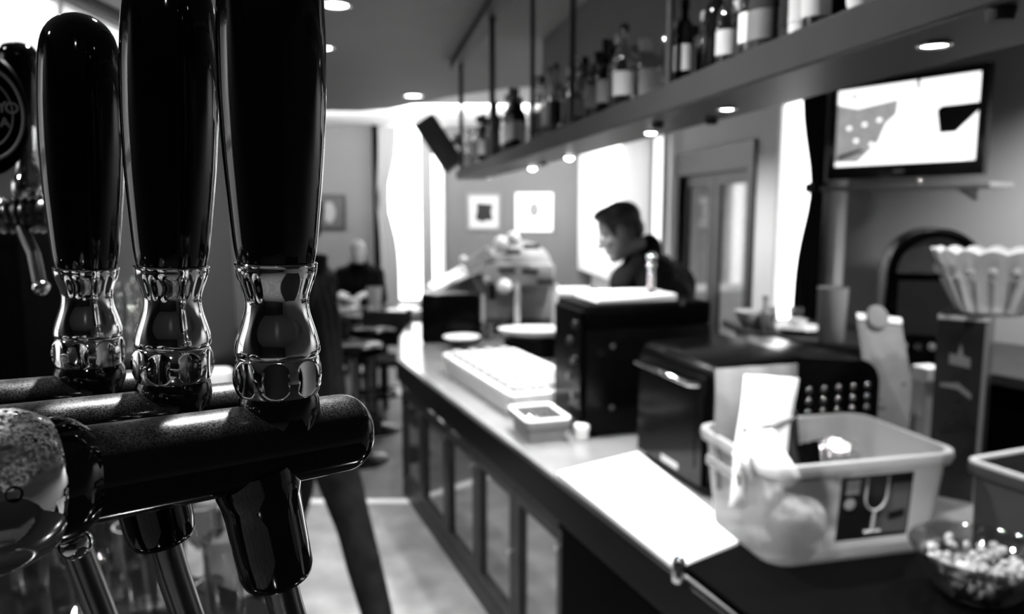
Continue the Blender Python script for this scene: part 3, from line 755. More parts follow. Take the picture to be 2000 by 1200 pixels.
b = NB(); plate(b, rect(lx(0.07), lx(0.25), lz(0.73), lz(0.95)), L3, 0.0005); link_bm('label_square', b, 'print_light', lab)
b = NB(); plate(b, ellipse(lx(0.14), lz(0.58), 0.015, 0.0145), L3, 0.0005); link_bm('label_disc', b, 'print_light', lab)
b = NB(); plate(b, [(lx(0.70), lz(0.28)), (lx(0.92), lz(0.32)), (lx(0.92), lz(0.43)), (lx(0.70), lz(0.39))], L3, 0.0005); link_bm('label_patch', b, 'print_black', lab)
b = NB(); plate(b, rect(lx(0.72), lx(0.97), lz(0.86), lz(0.97)), L3, 0.0005); link_bm('label_strip', b, 'print_black', lab)
# grey handle recess on the left wall
HS = TUB @ frame_mtx(V((-0.012, 0.30, 0.175)), V((0, -1, 0)))
b = NB(); box(b, 0.0, 0.17, -0.004, 0.004, 0.0, 0.026, HS, 0.003); link_bm('side_grip', b, 'mid_grey', tub)
# things in the tub
def pouch(name, W, H, T, mtx, m, label, cat='packet', band=None):
    root = thing(name, label, cat)
    t = NB(); nx, nz = 14, 18; fr, bk = [], []
    for k in range(nz+1):
        rf, rb = [], []
        for i in range(nx+1):
            x = -0.5 + i/nx; z = k/nz
            th = T*0.5*max(0, (1-(2*x)**4))*max(0.0, math.sin(PI*z))**0.6
            wob = 0.004*math.sin(9*z+5*x) + 0.003*math.sin(17*x-3*z)
            rf.append(t.verts.new((x*W, -th+wob-0.001, z*H))); rb.append(t.verts.new((x*W, th+wob+0.001, z*H)))
        fr.append(rf); bk.append(rb)
    for k in range(nz):
        for i in range(nx):
            t.faces.new((fr[k][i], fr[k][i+1], fr[k+1][i+1], fr[k+1][i])); t.faces.new((bk[k][i+1], bk[k][i], bk[k+1][i], bk[k+1][i+1]))
        for i in (0, nx): t.faces.new((fr[k][i], bk[k][i], bk[k+1][i], fr[k+1][i]))
    for k in (0, nz):
        for i in range(nx): t.faces.new((fr[k][i], fr[k][i+1], bk[k][i+1], bk[k][i]))
    bmesh.ops.recalc_face_normals(t, faces=t.faces[:]); t.transform(mtx)
    o = link_bm('wrapper', t, m, root, True, 60)
    if band:
        b = NB(); tube(b, [mtx @ V((-W*0.47, -T*0.18, H*band[0])), mtx @ V((0, -T*0.58, H*(band[0]+band[1])/2)), mtx @ V((W*0.47, -T*0.18, H*band[1]))], 0.006, 8); link_bm('printed_band', b, 'print_grey', root, True)
    return root
def inT(x, y, z): return TUB @ V((x, y, z))
def oriented(loc, yaw, lean, roll=0): return Matrix.Translation(loc) @ Matrix.Rotation(yaw, 4, 'Z') @ Matrix.Rotation(lean, 4, 'X') @ Matrix.Rotation(roll, 4, 'Y')
pouch('snack_packet', 0.150, 0.34, 0.055, oriented(inT(0.045, 0.150, 0.105), 0.25, 0.0, 0.10), 'white_plastic', 'white plastic packet standing upright in the tub', band=(0.60, 0.70))
pouch('snack_packet', 0.235, 0.33, 0.045, oriented(inT(0.115, 0.265, 0.115), 0.2, 0.0, -0.03), 'mid_grey', 'wide grey packet behind the white packet, corners sticking out both sides')
pouch('snack_packet', 0.085, 0.27, 0.03, oriented(inT(0.205, 0.20, 0.06), 0.2, -0.05, -0.20), 'dark_grey', 'dark grey packet leaning right behind the white packet')
pouch('snack_packet', 0.06, 0.24, 0.025, oriented(inT(0.250, 0.15, 0.03), 0.2, 0.0, -0.25), 'black_plastic', 'black wrapper at the right side of the white packet')
pouch('paper_bag', 0.115, 0.15, 0.04, oriented(inT(0.085, 0.090, 0.165), 0.1, -0.10, -0.55), 'white_cloth', 'crumpled white paper over the left rim of the tub', 'paper')
b = NB(); ball(b, (0, 0, 0), 1.0, 24, 16)
for v in b.verts: v.co *= 1 + 0.10*math.sin(7*v.co.x+3*v.co.z)*math.cos(6*v.co.y)
b.transform(Matrix.Translation(inT(0.33, 0.22, 0.19)) @ Matrix.Diagonal((0.065, 0.05, 0.055, 1))); tag(link_bm('foil_ball', b, 'foil', None, False), 'crumpled silver foil ball inside the tub', 'foil')
b = NB(); ball(b, (0, 0, 0), 1.0, 24, 16)
for v in b.verts: v.co *= 1 + 0.06*math.sin(5*v.co.x+4*v.co.z)
b.transform(Matrix.Translation(inT(0.13, 0.10, 0.080)) @ Matrix.Diagonal((0.080, 0.062, 0.066, 1))); tag(link_bm('round_bag', b, 'snack', None, True), 'grey round bag seen through the lower left of the tub', 'bag')
b = NB(); box(b, 0.12, 0.44, 0.20, 0.33, 0.012, 0.13, TUB, 0.02); tag(link_bm('paper_stack', b, 'paper', None, True), 'pale stack of napkins at the back inside the tub', 'napkins')

# ---- glass bowl of snacks
gb = thing('glass_bowl', 'clear glass bowl of pale snacks at the lower right corner', 'bowl', PZ(1912, 1180, CZ+0.02) + V((0.01, 0.03, 0.0005)))
b = NB(); lathe(b, [(0, 0), (0.05, 0), (0.075, 0.012), (0.115, 0.060), (0.138, 0.115), (0.141, 0.118), (0.142, 0.115), (0.135, 0.112), (0.110, 0.062), (0.070, 0.017), (0.05, 0.008), (0, 0.008)], 56, cap=False); link_bm('bowl', b, 'glass', gb, True, 60)
b = NB()
for i in range(190):
    a = random.uniform(0, 2*PI); z = random.uniform(0.012, 0.096); rm = 0.045 + (z-0.012)*0.78; r = rm*math.sqrt(random.random())*0.95
    mtx = Matrix.Translation((r*math.cos(a), r*math.sin(a), z)) @ Matrix.Rotation(random.uniform(0, 3), 4, V((random.random(), random.random(), 0.3)).normalized())
    t = NB(); bmesh.ops.create_icosphere(t, subdivisions=1, radius=1.0); t.transform(Matrix.Diagonal((0.017, 0.012, 0.009, 1)))
    merge(b, t, mtx)
o = tag(link_bm('snack_mix', b, 'snack', None, False), 'pale snack mix heaped in the clear glass bowl', 'snacks', kind='stuff'); o.location = gb.location
# ---- grey crate at the right edge
CR = frame_mtx(PZ(1866, 902, 1.07), V((0.376, -0.926, 0))); CR.translation.z = CZ + 0.0005; CR.translation.x += 0.04
cr = thing('grey_crate', 'grey plastic crate with pale rim behind the glass bowl', 'crate')
b = NB(); tub_mesh(b, 0.55, 0.42, 0.25, 0.006, 0.02, 0.005, CR); link_bm('crate_body', b, 'crate_grey', cr, True, 40)
b = NB(); tube(b, [CR @ V((x, y, 0.252)) for x, y in round_rect(-0.004, 0.554, -0.004, 0.424, 0.02)] + [CR @ V((0.554, 0.404, 0.252))], 0.008, 8); link_bm('rim', b, 'light_grey', cr, True)

# ---- tall gift box, cut glass bowl on it
q = P(1936, 620, 2.22); BXW = 0.165
GB = frame_mtx(V((q.x, q.y, CZ+0.0005)), V((0.94, 0.34, 0)))     # corner at origin; left face runs to -(x)
gx = thing('gift_box', 'tall dark gift box with pale crest under the cut glass bowl', 'box')
e1 = (P(1832, 620, 2.30) - V((q.x, q.y, 0))); e1.z = 0; e1n = e1.normalized()
GBL = frame_mtx(V((q.x, q.y, CZ+0.0005)), -e1n)                   # x from left corner (negative) to corner 0
LW = e1.length; GH = q.z - CZ
b = NB(); box(b, -LW, 0.0, 0.0, 0.20, 0, GH, GBL, 0.004); link_bm('carton', b, 'box_card', gx)
def gxm(dy=0): return GBL @ Matrix.Translation((0, -0.0006-dy, 0))
b = NB(); plate(b, rect(-LW, 0, GH-0.016, GH-0.002), gxm(), 0.001); link_bm('pale_edge', b, 'print_light', gx)
b = NB(); plate(b, rect(-0.012, 0, 0, GH-0.02), gxm(), 0.001); link_bm('corner_stripe', b, 'print_grey', gx)
cx = -LW*0.52
b = NB(); plate(b, [(cx-0.028, GH-0.150), (cx+0.028, GH-0.158), (cx+0.026, GH-0.128), (cx+0.008, GH-0.122), (cx, GH-0.085), (cx-0.008, GH-0.122), (cx-0.028, GH-0.118)], gxm(), 0.0012); link_bm('crest', b, 'print_grey', gx)
b = NB(); plate(b, ellipse(cx, GH-0.185, 0.022, 0.012), gxm(), 0.0012); link_bm('crest_seal', b, 'print_black', gx)
b = NB(); plate(b, [(-LW+0.018, GH-0.222), (cx, GH-0.226), (-0.035, GH-0.252), (-0.035, GH-0.236), (cx, GH-0.206), (-LW+0.018, GH-0.212)], gxm(), 0.0012); link_bm('name_stripe', b, 'print_grey', gx)
b = NB(); plate(b, ellipse(cx, GH-0.285, 0.016, 0.012), gxm(), 0.0012); link_bm('lower_seal', b, 'print_black', gx)
cgc = P(1936, 610, 2.30); cgc.z = CZ + GH + 0.001
cg = thing('cut_glass_bowl', 'scalloped cut glass bowl on top of the dark gift box', 'bowl', cgc)
def rfc(r, z, a):
    f = z/0.18
    return r*(1 + 0.05*f*abs(math.sin(a*8)) - 0.02)
prof = [(0.0, 0), (0.085, 0), (0.09, 0.006), (0.108, 0.05), (0.130, 0.10), (0.155, 0.155), (0.168, 0.182), (0.160, 0.184), (0.147, 0.155), (0.122, 0.10), (0.100, 0.05), (0.080, 0.012), (0, 0.012)]
b = NB(); lathe(b, prof, 96, rfun=rfc, cap=False)
for v in b.verts:
    if v.co.z > 0.15:
        a = math.atan2(v.co.y, v.co.x); v.co.z += 0.012*abs(math.sin(a*8))*(v.co.z-0.15)/0.03
link_bm('bowl', b, 'cut_glass', cg, True, 25)
for i in range(16):
    a = 2*PI*(i+0.5)/16
    F = Matrix.Rotation(a, 4, 'Z')
    b = NB(); tube(b, [F @ V((0.090, 0, 0.008)), F @ V((0.112, 0.0, 0.055)), F @ V((0.134, 0, 0.105))], [0.004, 0.008, 0.011], 8); link_bm('glass_rib', b, 'cut_glass', cg, True)
    b = NB(); ball(b, F @ V((0.148, 0, 0.132)), (0.014, 0.014, 0.017), 12, 8); link_bm('glass_boss', b, 'frost', cg, True)

# ---- clipboard, white carton
CBX = frame_mtx(P(1676, 610, 2.52), V((0.97, 0.25, 0)))
cb = thing('clipboard', 'grey clipboard with menu sheet leaning beside the black oven', 'clipboard')
tl, tr_, br, bl = P(1670, 612, 2.86), P(1757, 622, 2.88), P(1806, 900, 2.70), P(1712, 905, 2.70)
def ext(p, q, z): return p + (q-p)*((z-p.z)/(q.z-p.z))
br, bl = ext(tr_, br, CZ+0.004), ext(tl, bl, CZ+0.004)
nrm = (tr_-tl).cross(bl-tl).normalized(); nrm = nrm if nrm.y < 0 else -nrm
def slab(b, quad, n, d):
    t = NB(); a = [t.verts.new(p) for p in quad]; c = [t.verts.new(p + n*d) for p in quad]
    t.faces.new(a); t.faces.new(c[::-1])
    for i in range(4): t.faces.new((a[i], c[i], c[(i+1) % 4], a[(i+1) % 4]))
    bmesh.ops.recalc_face_normals(t, faces=t.faces[:]); merge(b, t)
b = NB(); slab(b, [tl, tr_, br, bl], nrm, 0.006); link_bm('board', b, 'mid_grey', cb)
def bil(s, t_, off): return (tl.lerp(tr_, s)).lerp(bl.lerp(br, s), t_) + nrm*(0.006+off)
b = NB(); slab(b, [bil(0.06, 0.06, 0), bil(0.94, 0.06, 0), bil(0.94, 0.99, 0), bil(0.06, 0.99, 0)], nrm, 0.0015); link_bm('menu_sheet', b, 'mid_grey', cb)
for k, (t0, s0, s1) in enumerate(((0.50, 0.3, 0.85), (0.54, 0.15, 0.7), (0.62, 0.25, 0.8), (0.68, 0.2, 0.6))):
    b = NB(); slab(b, [bil(s0, t0, 0.0016), bil(s1, t0, 0.0016), bil(s1, t0+0.018, 0.0016), bil(s0, t0+0.018, 0.0016)], nrm, 0.0006); link_bm('print_line', b, 'dark_grey', cb)
cc = bil(0.45, 0.02, 0)
b = NB(); slab(b, [bil(0.0, 0.0, 0), bil(1.0, 0.0, 0), bil(1.0, 0.045, 0), bil(0.0, 0.045, 0)], nrm, 0.004); link_bm('top_edge', b, 'white_plastic', cb)
b = NB(); lathe(b, [(0.045, 0), (0.047, 0.004), (0.040, 0.012), (0, 0.014)], 32, frame_mtx(cc, V((1, 0, 0)).cross(nrm).cross(nrm)*-1 if False else V((1, 0.2, 0)), nrm)); link_bm('clip_disc', b, 'mid_grey', cb, True, 40)
q0 = P(1812, 715, 2.55)
wc = thing('paper_carton', 'narrow white carton with bright folded top beside the gift box', 'carton', V((q0.x, q0.y, CZ+0.0005)), 0.25)
b = NB(); box(b, -0.034, 0.034, -0.03, 0.03, 0, q0.z-CZ-0.05, None, 0.004); link_bm('carton_body', b, 'paper', wc)
b = NB(); box(b, -0.038, 0.038, -0.034, 0.034, q0.z-CZ-0.05, q0.z-CZ, None, 0.006); link_bm('carton_top', b, 'white_plastic', wc)

# ---- toaster oven
TO = frame_mtx(V((0.60, 2.25, CZ)), V((0.955, 0.297, 0)))     # x along the vented side, y away
ov = thing('toaster_oven', 'black rounded toaster oven with vented side and chrome door handle', 'oven')
OW, OD, OH = 0.62, 0.47, 0.425
def oven_prof(inset=0):
    # silhouette in x (0..OW), z: rounded top corners
    pts = []
    r = 0.085
    pts += [(0.0, 0.02), (OW, 0.02)]
    for i in range(9):
        a = PI/2*i/8; pts.append((OW - r + r*math.cos(a), OH - 0.02 - r + r*math.sin(a)))
    pts.append((OW*0.5, OH+0.004))
    r2 = 0.05
    for i in range(9):
        a = PI/2 + PI/2*i/8; pts.append((r2 + r2*math.cos(a), OH - 0.01 - r2 + r2*math.sin(a)))
    return pts
b = NB(); prism(b, oven_prof(), 0, OD, TO @ Matrix.Rotation(PI/2, 4, 'X') @ Matrix.Translation((0, 0, -OD)), 0.006); link_bm('oven_body', b, 'black_plastic', ov, True, 35)
for (x, y) in ((0.05, 0.05), (OW-0.05, 0.05), (0.05, OD-0.05), (OW-0.05, OD-0.05)):
    b = NB(); lathe(b, [(0.018, 0.0005), (0.02, 0.02)], 16, TO @ Matrix.Translation((x, y, 0))); link_bm('foot', b, 'rubber', ov, True, 40)
# door on the x=0 face
b = NB(); box(b, -0.018, -0.001, 0.02, OD-0.02, 0.03, OH-0.05, TO, 0.004); dd = link_bm('oven_door', b, 'black_plastic', ov)
b = NB(); box(b, -0.0205, -0.018, 0.06, OD-0.06, 0.085, OH-0.11, TO); link_bm('door_glass', b, 'black_plastic', dd)
b = NB(); tube(b, [TO @ V((-0.018, 0.05, OH-0.075)), TO @ V((-0.045, 0.055, OH-0.072)), TO @ V((-0.048, OD/2, OH-0.072)), TO @ V((-0.045, OD-0.055, OH-0.072)), TO @ V((-0.018, OD-0.05, OH-0.075))], 0.009, 14); link_bm('door_handle', b, 'chrome', dd, True, 50)
b = NB(); box(b, -0.0195, -0.018, 0.16, 0.27, 0.045, 0.065, TO); link_bm('door_badge', b, 'print_light', dd)
for i in range(5):
    for k in range(4):
        b = NB(); lathe(b, [(0.0098, 0), (0.011, 0.002), (0.009, 0.004), (0.004, 0.0025), (0, 0.002)], 16, TO @ frame_mtx(V((0.345 + 0.056*i, -0.0005, 0.318 - 0.036*k)), V((1, 0, 0)), V((0, -1, 0)))); link_bm('vent_stud', b, 'steel', ov, True, 40)

# ---- black bar appliance with white tray and ball-top lever
CM = frame_mtx(V((0.285, 2.87, CZ)), V((0.955, 0.297, 0)))
cm = thing('coffee_machine', 'tall black boxy coffee machine with screws, behind the oven', 'coffee machine')
W1, D1, H1 = 0.53, 0.32, 0.53
b = NB(); box(b, 0.0, W1, 0.0, D1, 0.02, H1-0.10, CM, 0.008); link_bm('machine_body', b, 'black_plastic', cm, True, 35)
b = NB(); box(b, 0.0, W1, 0.0, D1, H1-0.10, H1-0.01, CM, 0.010); link_bm('machine_head', b, 'black_matte', cm, True, 35)
for (x, y) in ((0.05, 0.05), (W1-0.05, 0.05), (0.05, D1-0.05), (W1-0.05, D1-0.05)):
    b = NB(); lathe(b, [(0.018, 0.0005), (0.02, 0.02)], 16, CM @ Matrix.Translation((x, y, 0))); link_bm('foot', b, 'rubber', cm, True, 40)
b = NB(); box(b, -0.020, -0.001, 0.02, D1-0.02, 0.06, H1-0.03, CM, 0.004); fp = link_bm('control_panel', b, 'black_plastic', cm)
for k in range(5):
    b = NB(); lathe(b, [(0.016, 0), (0.016, 0.008), (0, 0.010)], 18, CM @ frame_mtx(V((-0.020, 0.08 + 0.05*(k % 2), 0.16 + 0.07*k)), V((0, 1, 0)), V((-1, 0, 0)))); link_bm('button', b, 'steel', fp, True, 40)
for (x, z) in ((0.105, 0.36), (W1-0.13, 0.515), (0.105, 0.12)):
    b = NB(); lathe(b, [(0.010, 0), (0.011, 0.003), (0.006, 0.005), (0, 0.005)], 16, CM @ frame_mtx(V((x, -0.0005, z)), V((1, 0, 0)), V((0, -1, 0)))); link_bm('screw', b, 'dark_grey', cm, True, 40)
b = NB(); box(b, 0.06, 0.40, 0.04, 0.28, H1-0.0095, H1+0.02, CM, 0.005); tag(link_bm('white_tray', b, 'white_plastic', None, True, 35), 'flat white tray on top of the black coffee machine', 'tray')
pump = thing('spring_lever', 'chrome spring post with ball top on the white tray', 'lever', CM @ V((0.315, 0.10, H1+0.0205)))
b = NB(); lathe(b, [(0.028, 0), (0.028, 0.004), (0.012, 0.010), (0.0085, 0.012), (0.0085, 0.10)], 24); link_bm('post', b, 'steel', pump, True, 40)
b = NB(); pts = [(0.0125*math.cos(i*0.6), 0.0125*math.sin(i*0.6), 0.012 + 0.082*i/110) for i in range(111)]; tube(b, pts, 0.0028, 6); link_bm('coil_spring', b, 'chrome', pump, True, 80)
b = NB(); lathe(b, [(0.010, 0.098), (0.017, 0.102), (0.019, 0.108), (0.017, 0.116), (0.011, 0.120)], 24); link_bm('collar', b, 'chrome', pump, True, 60)
b = NB(); ball(b, (0, 0, 0.142), 0.021, 20, 14); link_bm('ball_knob', b, 'chrome', pump, True, 80)

# ---- small lidless container, crate of glasses, glasses
SC = frame_mtx(PZ(1032, 868, CZ+0.0005), V((0.955, 0.297, 0)))
sc = thing('small_container', 'small grey plastic container with white rim before the coffee machine', 'container')
b = NB(); tub_mesh(b, 0.16, 0.22, 0.085, 0.006, 0.015, 0.003, SC); link_bm('container_body', b, 'mid_grey', sc, True, 40)
b = NB(); tube(b, [SC @ V((x, y, 0.088)) for x, y in round_rect(-0.006, 0.166, -0.006, 0.226, 0.016)] + [SC @ V((0.166, 0.21, 0.088))], 0.006, 8); link_bm('rim', b, 'white_plastic', sc, True)
for i, (x, y) in enumerate(((0.05, 0.06), (0.10, 0.10), (0.06, 0.15))):
    b = NB(); lathe(b, [(0.018, 0.004), (0.02, 0.06), (0.014, 0.066), (0.006, 0.068), (0.006, 0.08), (0, 0.082)], 18, SC @ Matrix.Translation((x, y, 0.004))); tag(link_bm('small_jar', b, ('white_plastic', 'dark_grey', 'chrome')[i], None, True, 40), ('white small jar in the small grey container', 'dark small jar in the small grey container', 'shiny small jar in the small grey container')[i], 'jar')
b = NB(); lathe(b, [(0.022, 0), (0.026, 0.005), (0.026, 0.035), (0.029, 0.036), (0.029, 0.055), (0.024, 0.060), (0, 0.061)], 28, Matrix.Translation(PZ(1136, 858, CZ+0.0005))); tag(link_bm('white_jar', b, 'white_plastic', None, True, 40), 'small round white lidded jar at the foot of the coffee machine', 'jar')
GR = frame_mtx(cl(0.76, 0.16, CZ+0.0005), E)     # x away along the counter, y = -N
gr = thing('glass_rack', 'long pale plastic rack holding upside-down glasses', 'rack')
GRX, GRY = 1.0, 0.40
GRM = GR @ Matrix.Translation((0, -GRY, 0))
b = NB(); tub_mesh(b, GRX, GRY, 0.10, 0.004, 0.02, 0.004, GRM); link_bm('rack_body', b, 'frost', gr, True, 40)
b = NB(); tube(b, [GRM @ V((x, y, 0.101)) for x, y in round_rect(-0.006, GRX+0.006, -0.006, GRY+0.006, 0.024)] + [GRM @ V((GRX+0.006, GRY-0.02, 0.101))], 0.008, 8); link_bm('rack_rim', b, 'white_plastic', gr, True)
b = NB(); box(b, 0.02, GRX-0.02, 0.02, GRY-0.02, 0.0105, 0.016, GRM); link_bm('drip_cloth', b, 'white_cloth', gr)
for i in range(9):
    for k in range(4):
        p = GRM @ V((0.09 + 0.108*i, 0.07 + 0.092*k, 0.0165))
        key = 'rackglass'
        if key not in PROTO:
            b = NB(); lathe(b, [(0.030, 0), (0.032, 0), (0.026, 0.11), (0.0, 0.11), (0, 0.103), (0.024, 0.103), (0.030, 0)], 20, cap=False); o = link_bm('tumbler_glass', b, 'cut_glass', None, True, 40); PROTO[key] = o  # whitish glass colour carries the glare over the rack
        else:
            o = PROTO[key].copy(); C.objects.link(o)
        o.location = p; tag(o, 'upside-down tumbler in glass rack, %s row from machine side, %s from near end' % (ORD[k], ORD[i]), 'glass', 'tumblers in the glass rack')
b = NB(); lathe(b, [(0.0, 0), (0.06, 0), (0.10, 0.012), (0.12, 0.022), (0.116, 0.025), (0.06, 0.008), (0, 0.006)], 40, Matrix.Translation(PZ(902, 664, CZ+0.05)) @ Matrix.Translation((0, 0, -0.0))); tag(link_bm('white_plate', b, 'white_plastic', None, True, 50), 'white plate lying behind the glass rack', 'plate')
b = NB(); p = PZ(902, 664, CZ+0.05); lathe(b, [(0.07, 0), (0.055, 0.02), (0.055, p.z-CZ-0.0005)], 28, Matrix.Translation((p.x, p.y, CZ+0.0002))); tag(link_bm('plate_stand', b, 'dark_grey', None, True, 40), 'dark stand below the white plate', 'stand')
# white oval platter on black stand behind the rack
pl = P(1048, 650, 4.6)
b = NB(); lathe(b, [(0.13, 0.0), (0.20, 0.0), (0.20, pl.z-CZ-0.03), (0.13, pl.z-CZ-0.02)], 36, Matrix.Translation((pl.x, pl.y, CZ+0.0005)) @ Matrix.Diagonal((1.0, 0.55, 1, 1))); tag(link_bm('platter_stand', b, 'black_plastic', None, True, 40), 'black oval stand under the white platter', 'stand')
b = NB(); lathe(b, [(0, 0), (0.15, 0), (0.21, 0.022), (0.235, 0.045), (0.228, 0.046), (0.15, 0.010), (0, 0.008)], 48, Matrix.Translation((pl.x, pl.y, pl.z-0.018)) @ Matrix.Diagonal((1.0, 0.6, 1, 1))); tag(link_bm('oval_platter', b, 'white_plastic', None, True, 60), 'white oval platter left of the coffee machine', 'platter')

# ---- far end of the counter: espresso station
dk = P(880, 640, 5.1)
b = NB(); box(b, dk.x-0.19, dk.x+0.20, 5.02, 5.28, CZ+0.0005, P(880, 572, 5.1).z, None, 0.02); tag(link_bm('till_box', b, 'black_plastic', None, True, 35), 'black box at the far end of the counter', 'box')
es = thing('espresso_station', 'blurred chrome espresso station with domed top at the far counter end', 'espresso machine')
def ep(u, v, y=5.55): return P(u, v, y)
b = NB(); x0, x1 = ep(945, 600).x, ep(1082, 600).x; zt_ = ep(1000, 530).z
box(b, x0, x1, 5.45, 5.85, zt_-0.10, zt_+0.06, None, 0.03); link_bm('head', b, 'light_grey', es, True, 35)
b = NB(); box(b, x0, x1, 5.70, 5.85, CZ+0.0005, zt_-0.10, None, 0.01); link_bm('back_column', b, 'light_grey', es, True, 35)
b = NB(); box(b, x0, x1, 5.40, 5.85, CZ+0.0005, CZ+0.07, None, 0.01); link_bm('drip_base', b, 'black_plastic', es, True, 35)
for u in (1010, 1082):
    p = ep(u, 600); b = NB(); tube(b, [V((p.x, 5.44, CZ+0.0705)), V((p.x, 5.47, zt_-0.08))], 0.022, 14); link_bm('white_post', b, 'white_plastic', es, True, 40)
p = ep(1010, 505)
b = NB(); lathe(b, [(0.25, 0), (0.245, 0.04), (0.21, 0.10), (0.14, 0.155), (0.05, 0.18), (0, 0.183)], 36, Matrix.Translation((p.x, 5.65, zt_+0.055)) @ Matrix.Diagonal((1.0, 0.7, 0.9, 1))); link_bm('dome', b, 'light_grey', es, True, 50)
for (u, v, r) in ((980, 478, 0.062), (1002, 466, 0.05), (905, 507, 0.028), (903, 527, 0.026), (952, 545, 0.02), (985, 560, 0.055)):
    q = ep(u, v, 5.42); b = NB(); ball(b, q, r, 18, 12); link_bm('chrome_knob', b, 'white_plastic', es, True, 80)
b = NB(); slab(b, [ep(834, 556, 5.40), ep(846, 566, 5.32), ep(914, 532, 5.50), ep(902, 518, 5.62)], V((0, 0, -1)), 0.03); link_bm('slanted_lid', b, 'white_plastic', es)
b = NB(); slab(b, [ep(905, 512, 5.5), ep(950, 482, 5.5), ep(965, 505, 5.5), ep(915, 525, 5.5)], V((0, 1, 0)), 0.12); link_bm('side_arm', b, 'light_grey', es)
b = NB(); slab(b, [ep(848, 569, 5.62), ep(940, 532, 5.62), ep(950, 575, 5.62), ep(850, 578, 5.62)], V((0, 1, 0)), 0.05); link_bm('side_panel', b, 'mid_grey', es)
b = NB(); tube(b, [ep(960, 555, 5.38), ep(962, 585, 5.38)], 0.02, 14); link_bm('handle', b, 'black_plastic', es, True, 40)
for (u, v) in ((990, 528), (1035, 530), (1000, 492), (1038, 482), (1065, 550)):
    q = ep(u, v, 5.44); b = NB(); box(b, q.x-0.06, q.x+0.06, 5.42, 5.46, q.z-0.018, q.z+0.018, None, 0.008); link_bm('control_strip', b, 'dark_grey', es, True, 35)
for u, v in ((955, 598), (980, 602), (945, 605)):
    q = ep(u, v, 5.2); tumbler(V((q.x, q.y, CZ+0.0005)), 'clear tumbler before the espresso station, %s of the three' % {955: 'middle', 980: 'rightmost', 945: 'leftmost'}[u], 0.12, 0.035, group='tumblers before the espresso station')

# ================================================================== HANGING BOTTLE SHELF
hs = thing('bottle_shelf', 'long grey hanging shelf over the counter, hung on dark rods', 'shelf')
y0, y1 = 0.35, 5.0
SW = 0.175
sh = [(shelf_front(y0), y0), (shelf_front(y1), y1), (shelf_front(y1)+SW, y1+0.03), (shelf_front(y0)+SW, y0)]
b = NB(); prism(b, sh, SH_ZB, SH_ZT, None, 0.004); link_bm('shelf_board', b, 'shelf_paint', hs)
def rod_y(u):
    xr = (u-1000)/FPX*0.985; return 0.605/(0.193 + xr/0.985*0.97) if False else (0.605)/(0.193 + xr)
for u in (898, 957, 1033, 1108, 1290):
    y = min(4.95, rod_y(u)); b = NB(); tube(b, [V((shelf_front(y)+0.012, y, SH_ZT)), V((shelf_front(y)+0.012, y, CEIL_Z))], 0.0085 if u > 1000 else 0.014, 12); link_bm('hanger_rod', b, 'dark_grey', hs, True, 40)
b = NB(); prism(b, [(shelf_front(1.0)-0.03, 1.0), (shelf_front(5.02)-0.03, 5.02), (shelf_front(5.02)+0.05, 5.02), (shelf_front(1.0)+0.05, 1.0)], CEIL_Z-0.05, CEIL_Z); link_bm('ceiling_rail', b, 'dark_grey', hs)
for (u, v) in ((1390, 232), (1285, 240), (1062, 318), (1955, 17)):
    q = PZ(u, v, SH_ZB); b = NB(); lathe(b, [(0.012, -0.012), (0.014, -0.003), (0.014, 0.0)], 16, Matrix.Translation(q)); link_bm('screw_cap', b, 'dark_grey', hs, True, 40)

# bottles
def bottle_mesh(kind):
    if kind == 'slim': body = [(0, 0), (0.034, 0), (0.037, 0.004), (0.037, 0.165), (0.030, 0.195), (0.014, 0.215), (0.0125, 0.270), (0.0145, 0.272), (0.0145, 0.282), (0, 0.282)]
    elif kind == 'wide': body = [(0, 0), (0.044, 0), (0.047, 0.006), (0.047, 0.135), (0.040, 0.160), (0.016, 0.178), (0.014, 0.215), (0.017, 0.217), (0.017, 0.226), (0, 0.226)]
    elif kind == 'round': body = [(0, 0), (0.034, 0), (0.048, 0.030), (0.054, 0.075), (0.048, 0.120), (0.025, 0.150), (0.015, 0.165), (0.014, 0.205), (0.018, 0.206), (0.018, 0.215), (0, 0.215)]
    elif kind == 'tall': body = [(0, 0), (0.031, 0), (0.034, 0.004), (0.036, 0.205), (0.028, 0.232), (0.0135, 0.250), (0.0125, 0.305), (0.0145, 0.306), (0.0145, 0.316), (0, 0.316)]
    else: body = [(0, 0), (0.040, 0), (0.043, 0.004), (0.043, 0.150), (0.038, 0.165), (0.016, 0.178), (0.015, 0.205), (0.018, 0.206), (0.018, 0.214), (0, 0.214)]
    return body
LAB = {'slim': (0.0375, 0.045, 0.125), 'wide': (0.0476, 0.035, 0.110), 'round': (0.0545, 0.062, 0.088), 'tall': (0.0362, 0.055, 0.150), 'square': (0.0436, 0.035, 0.120)}
BP = {}
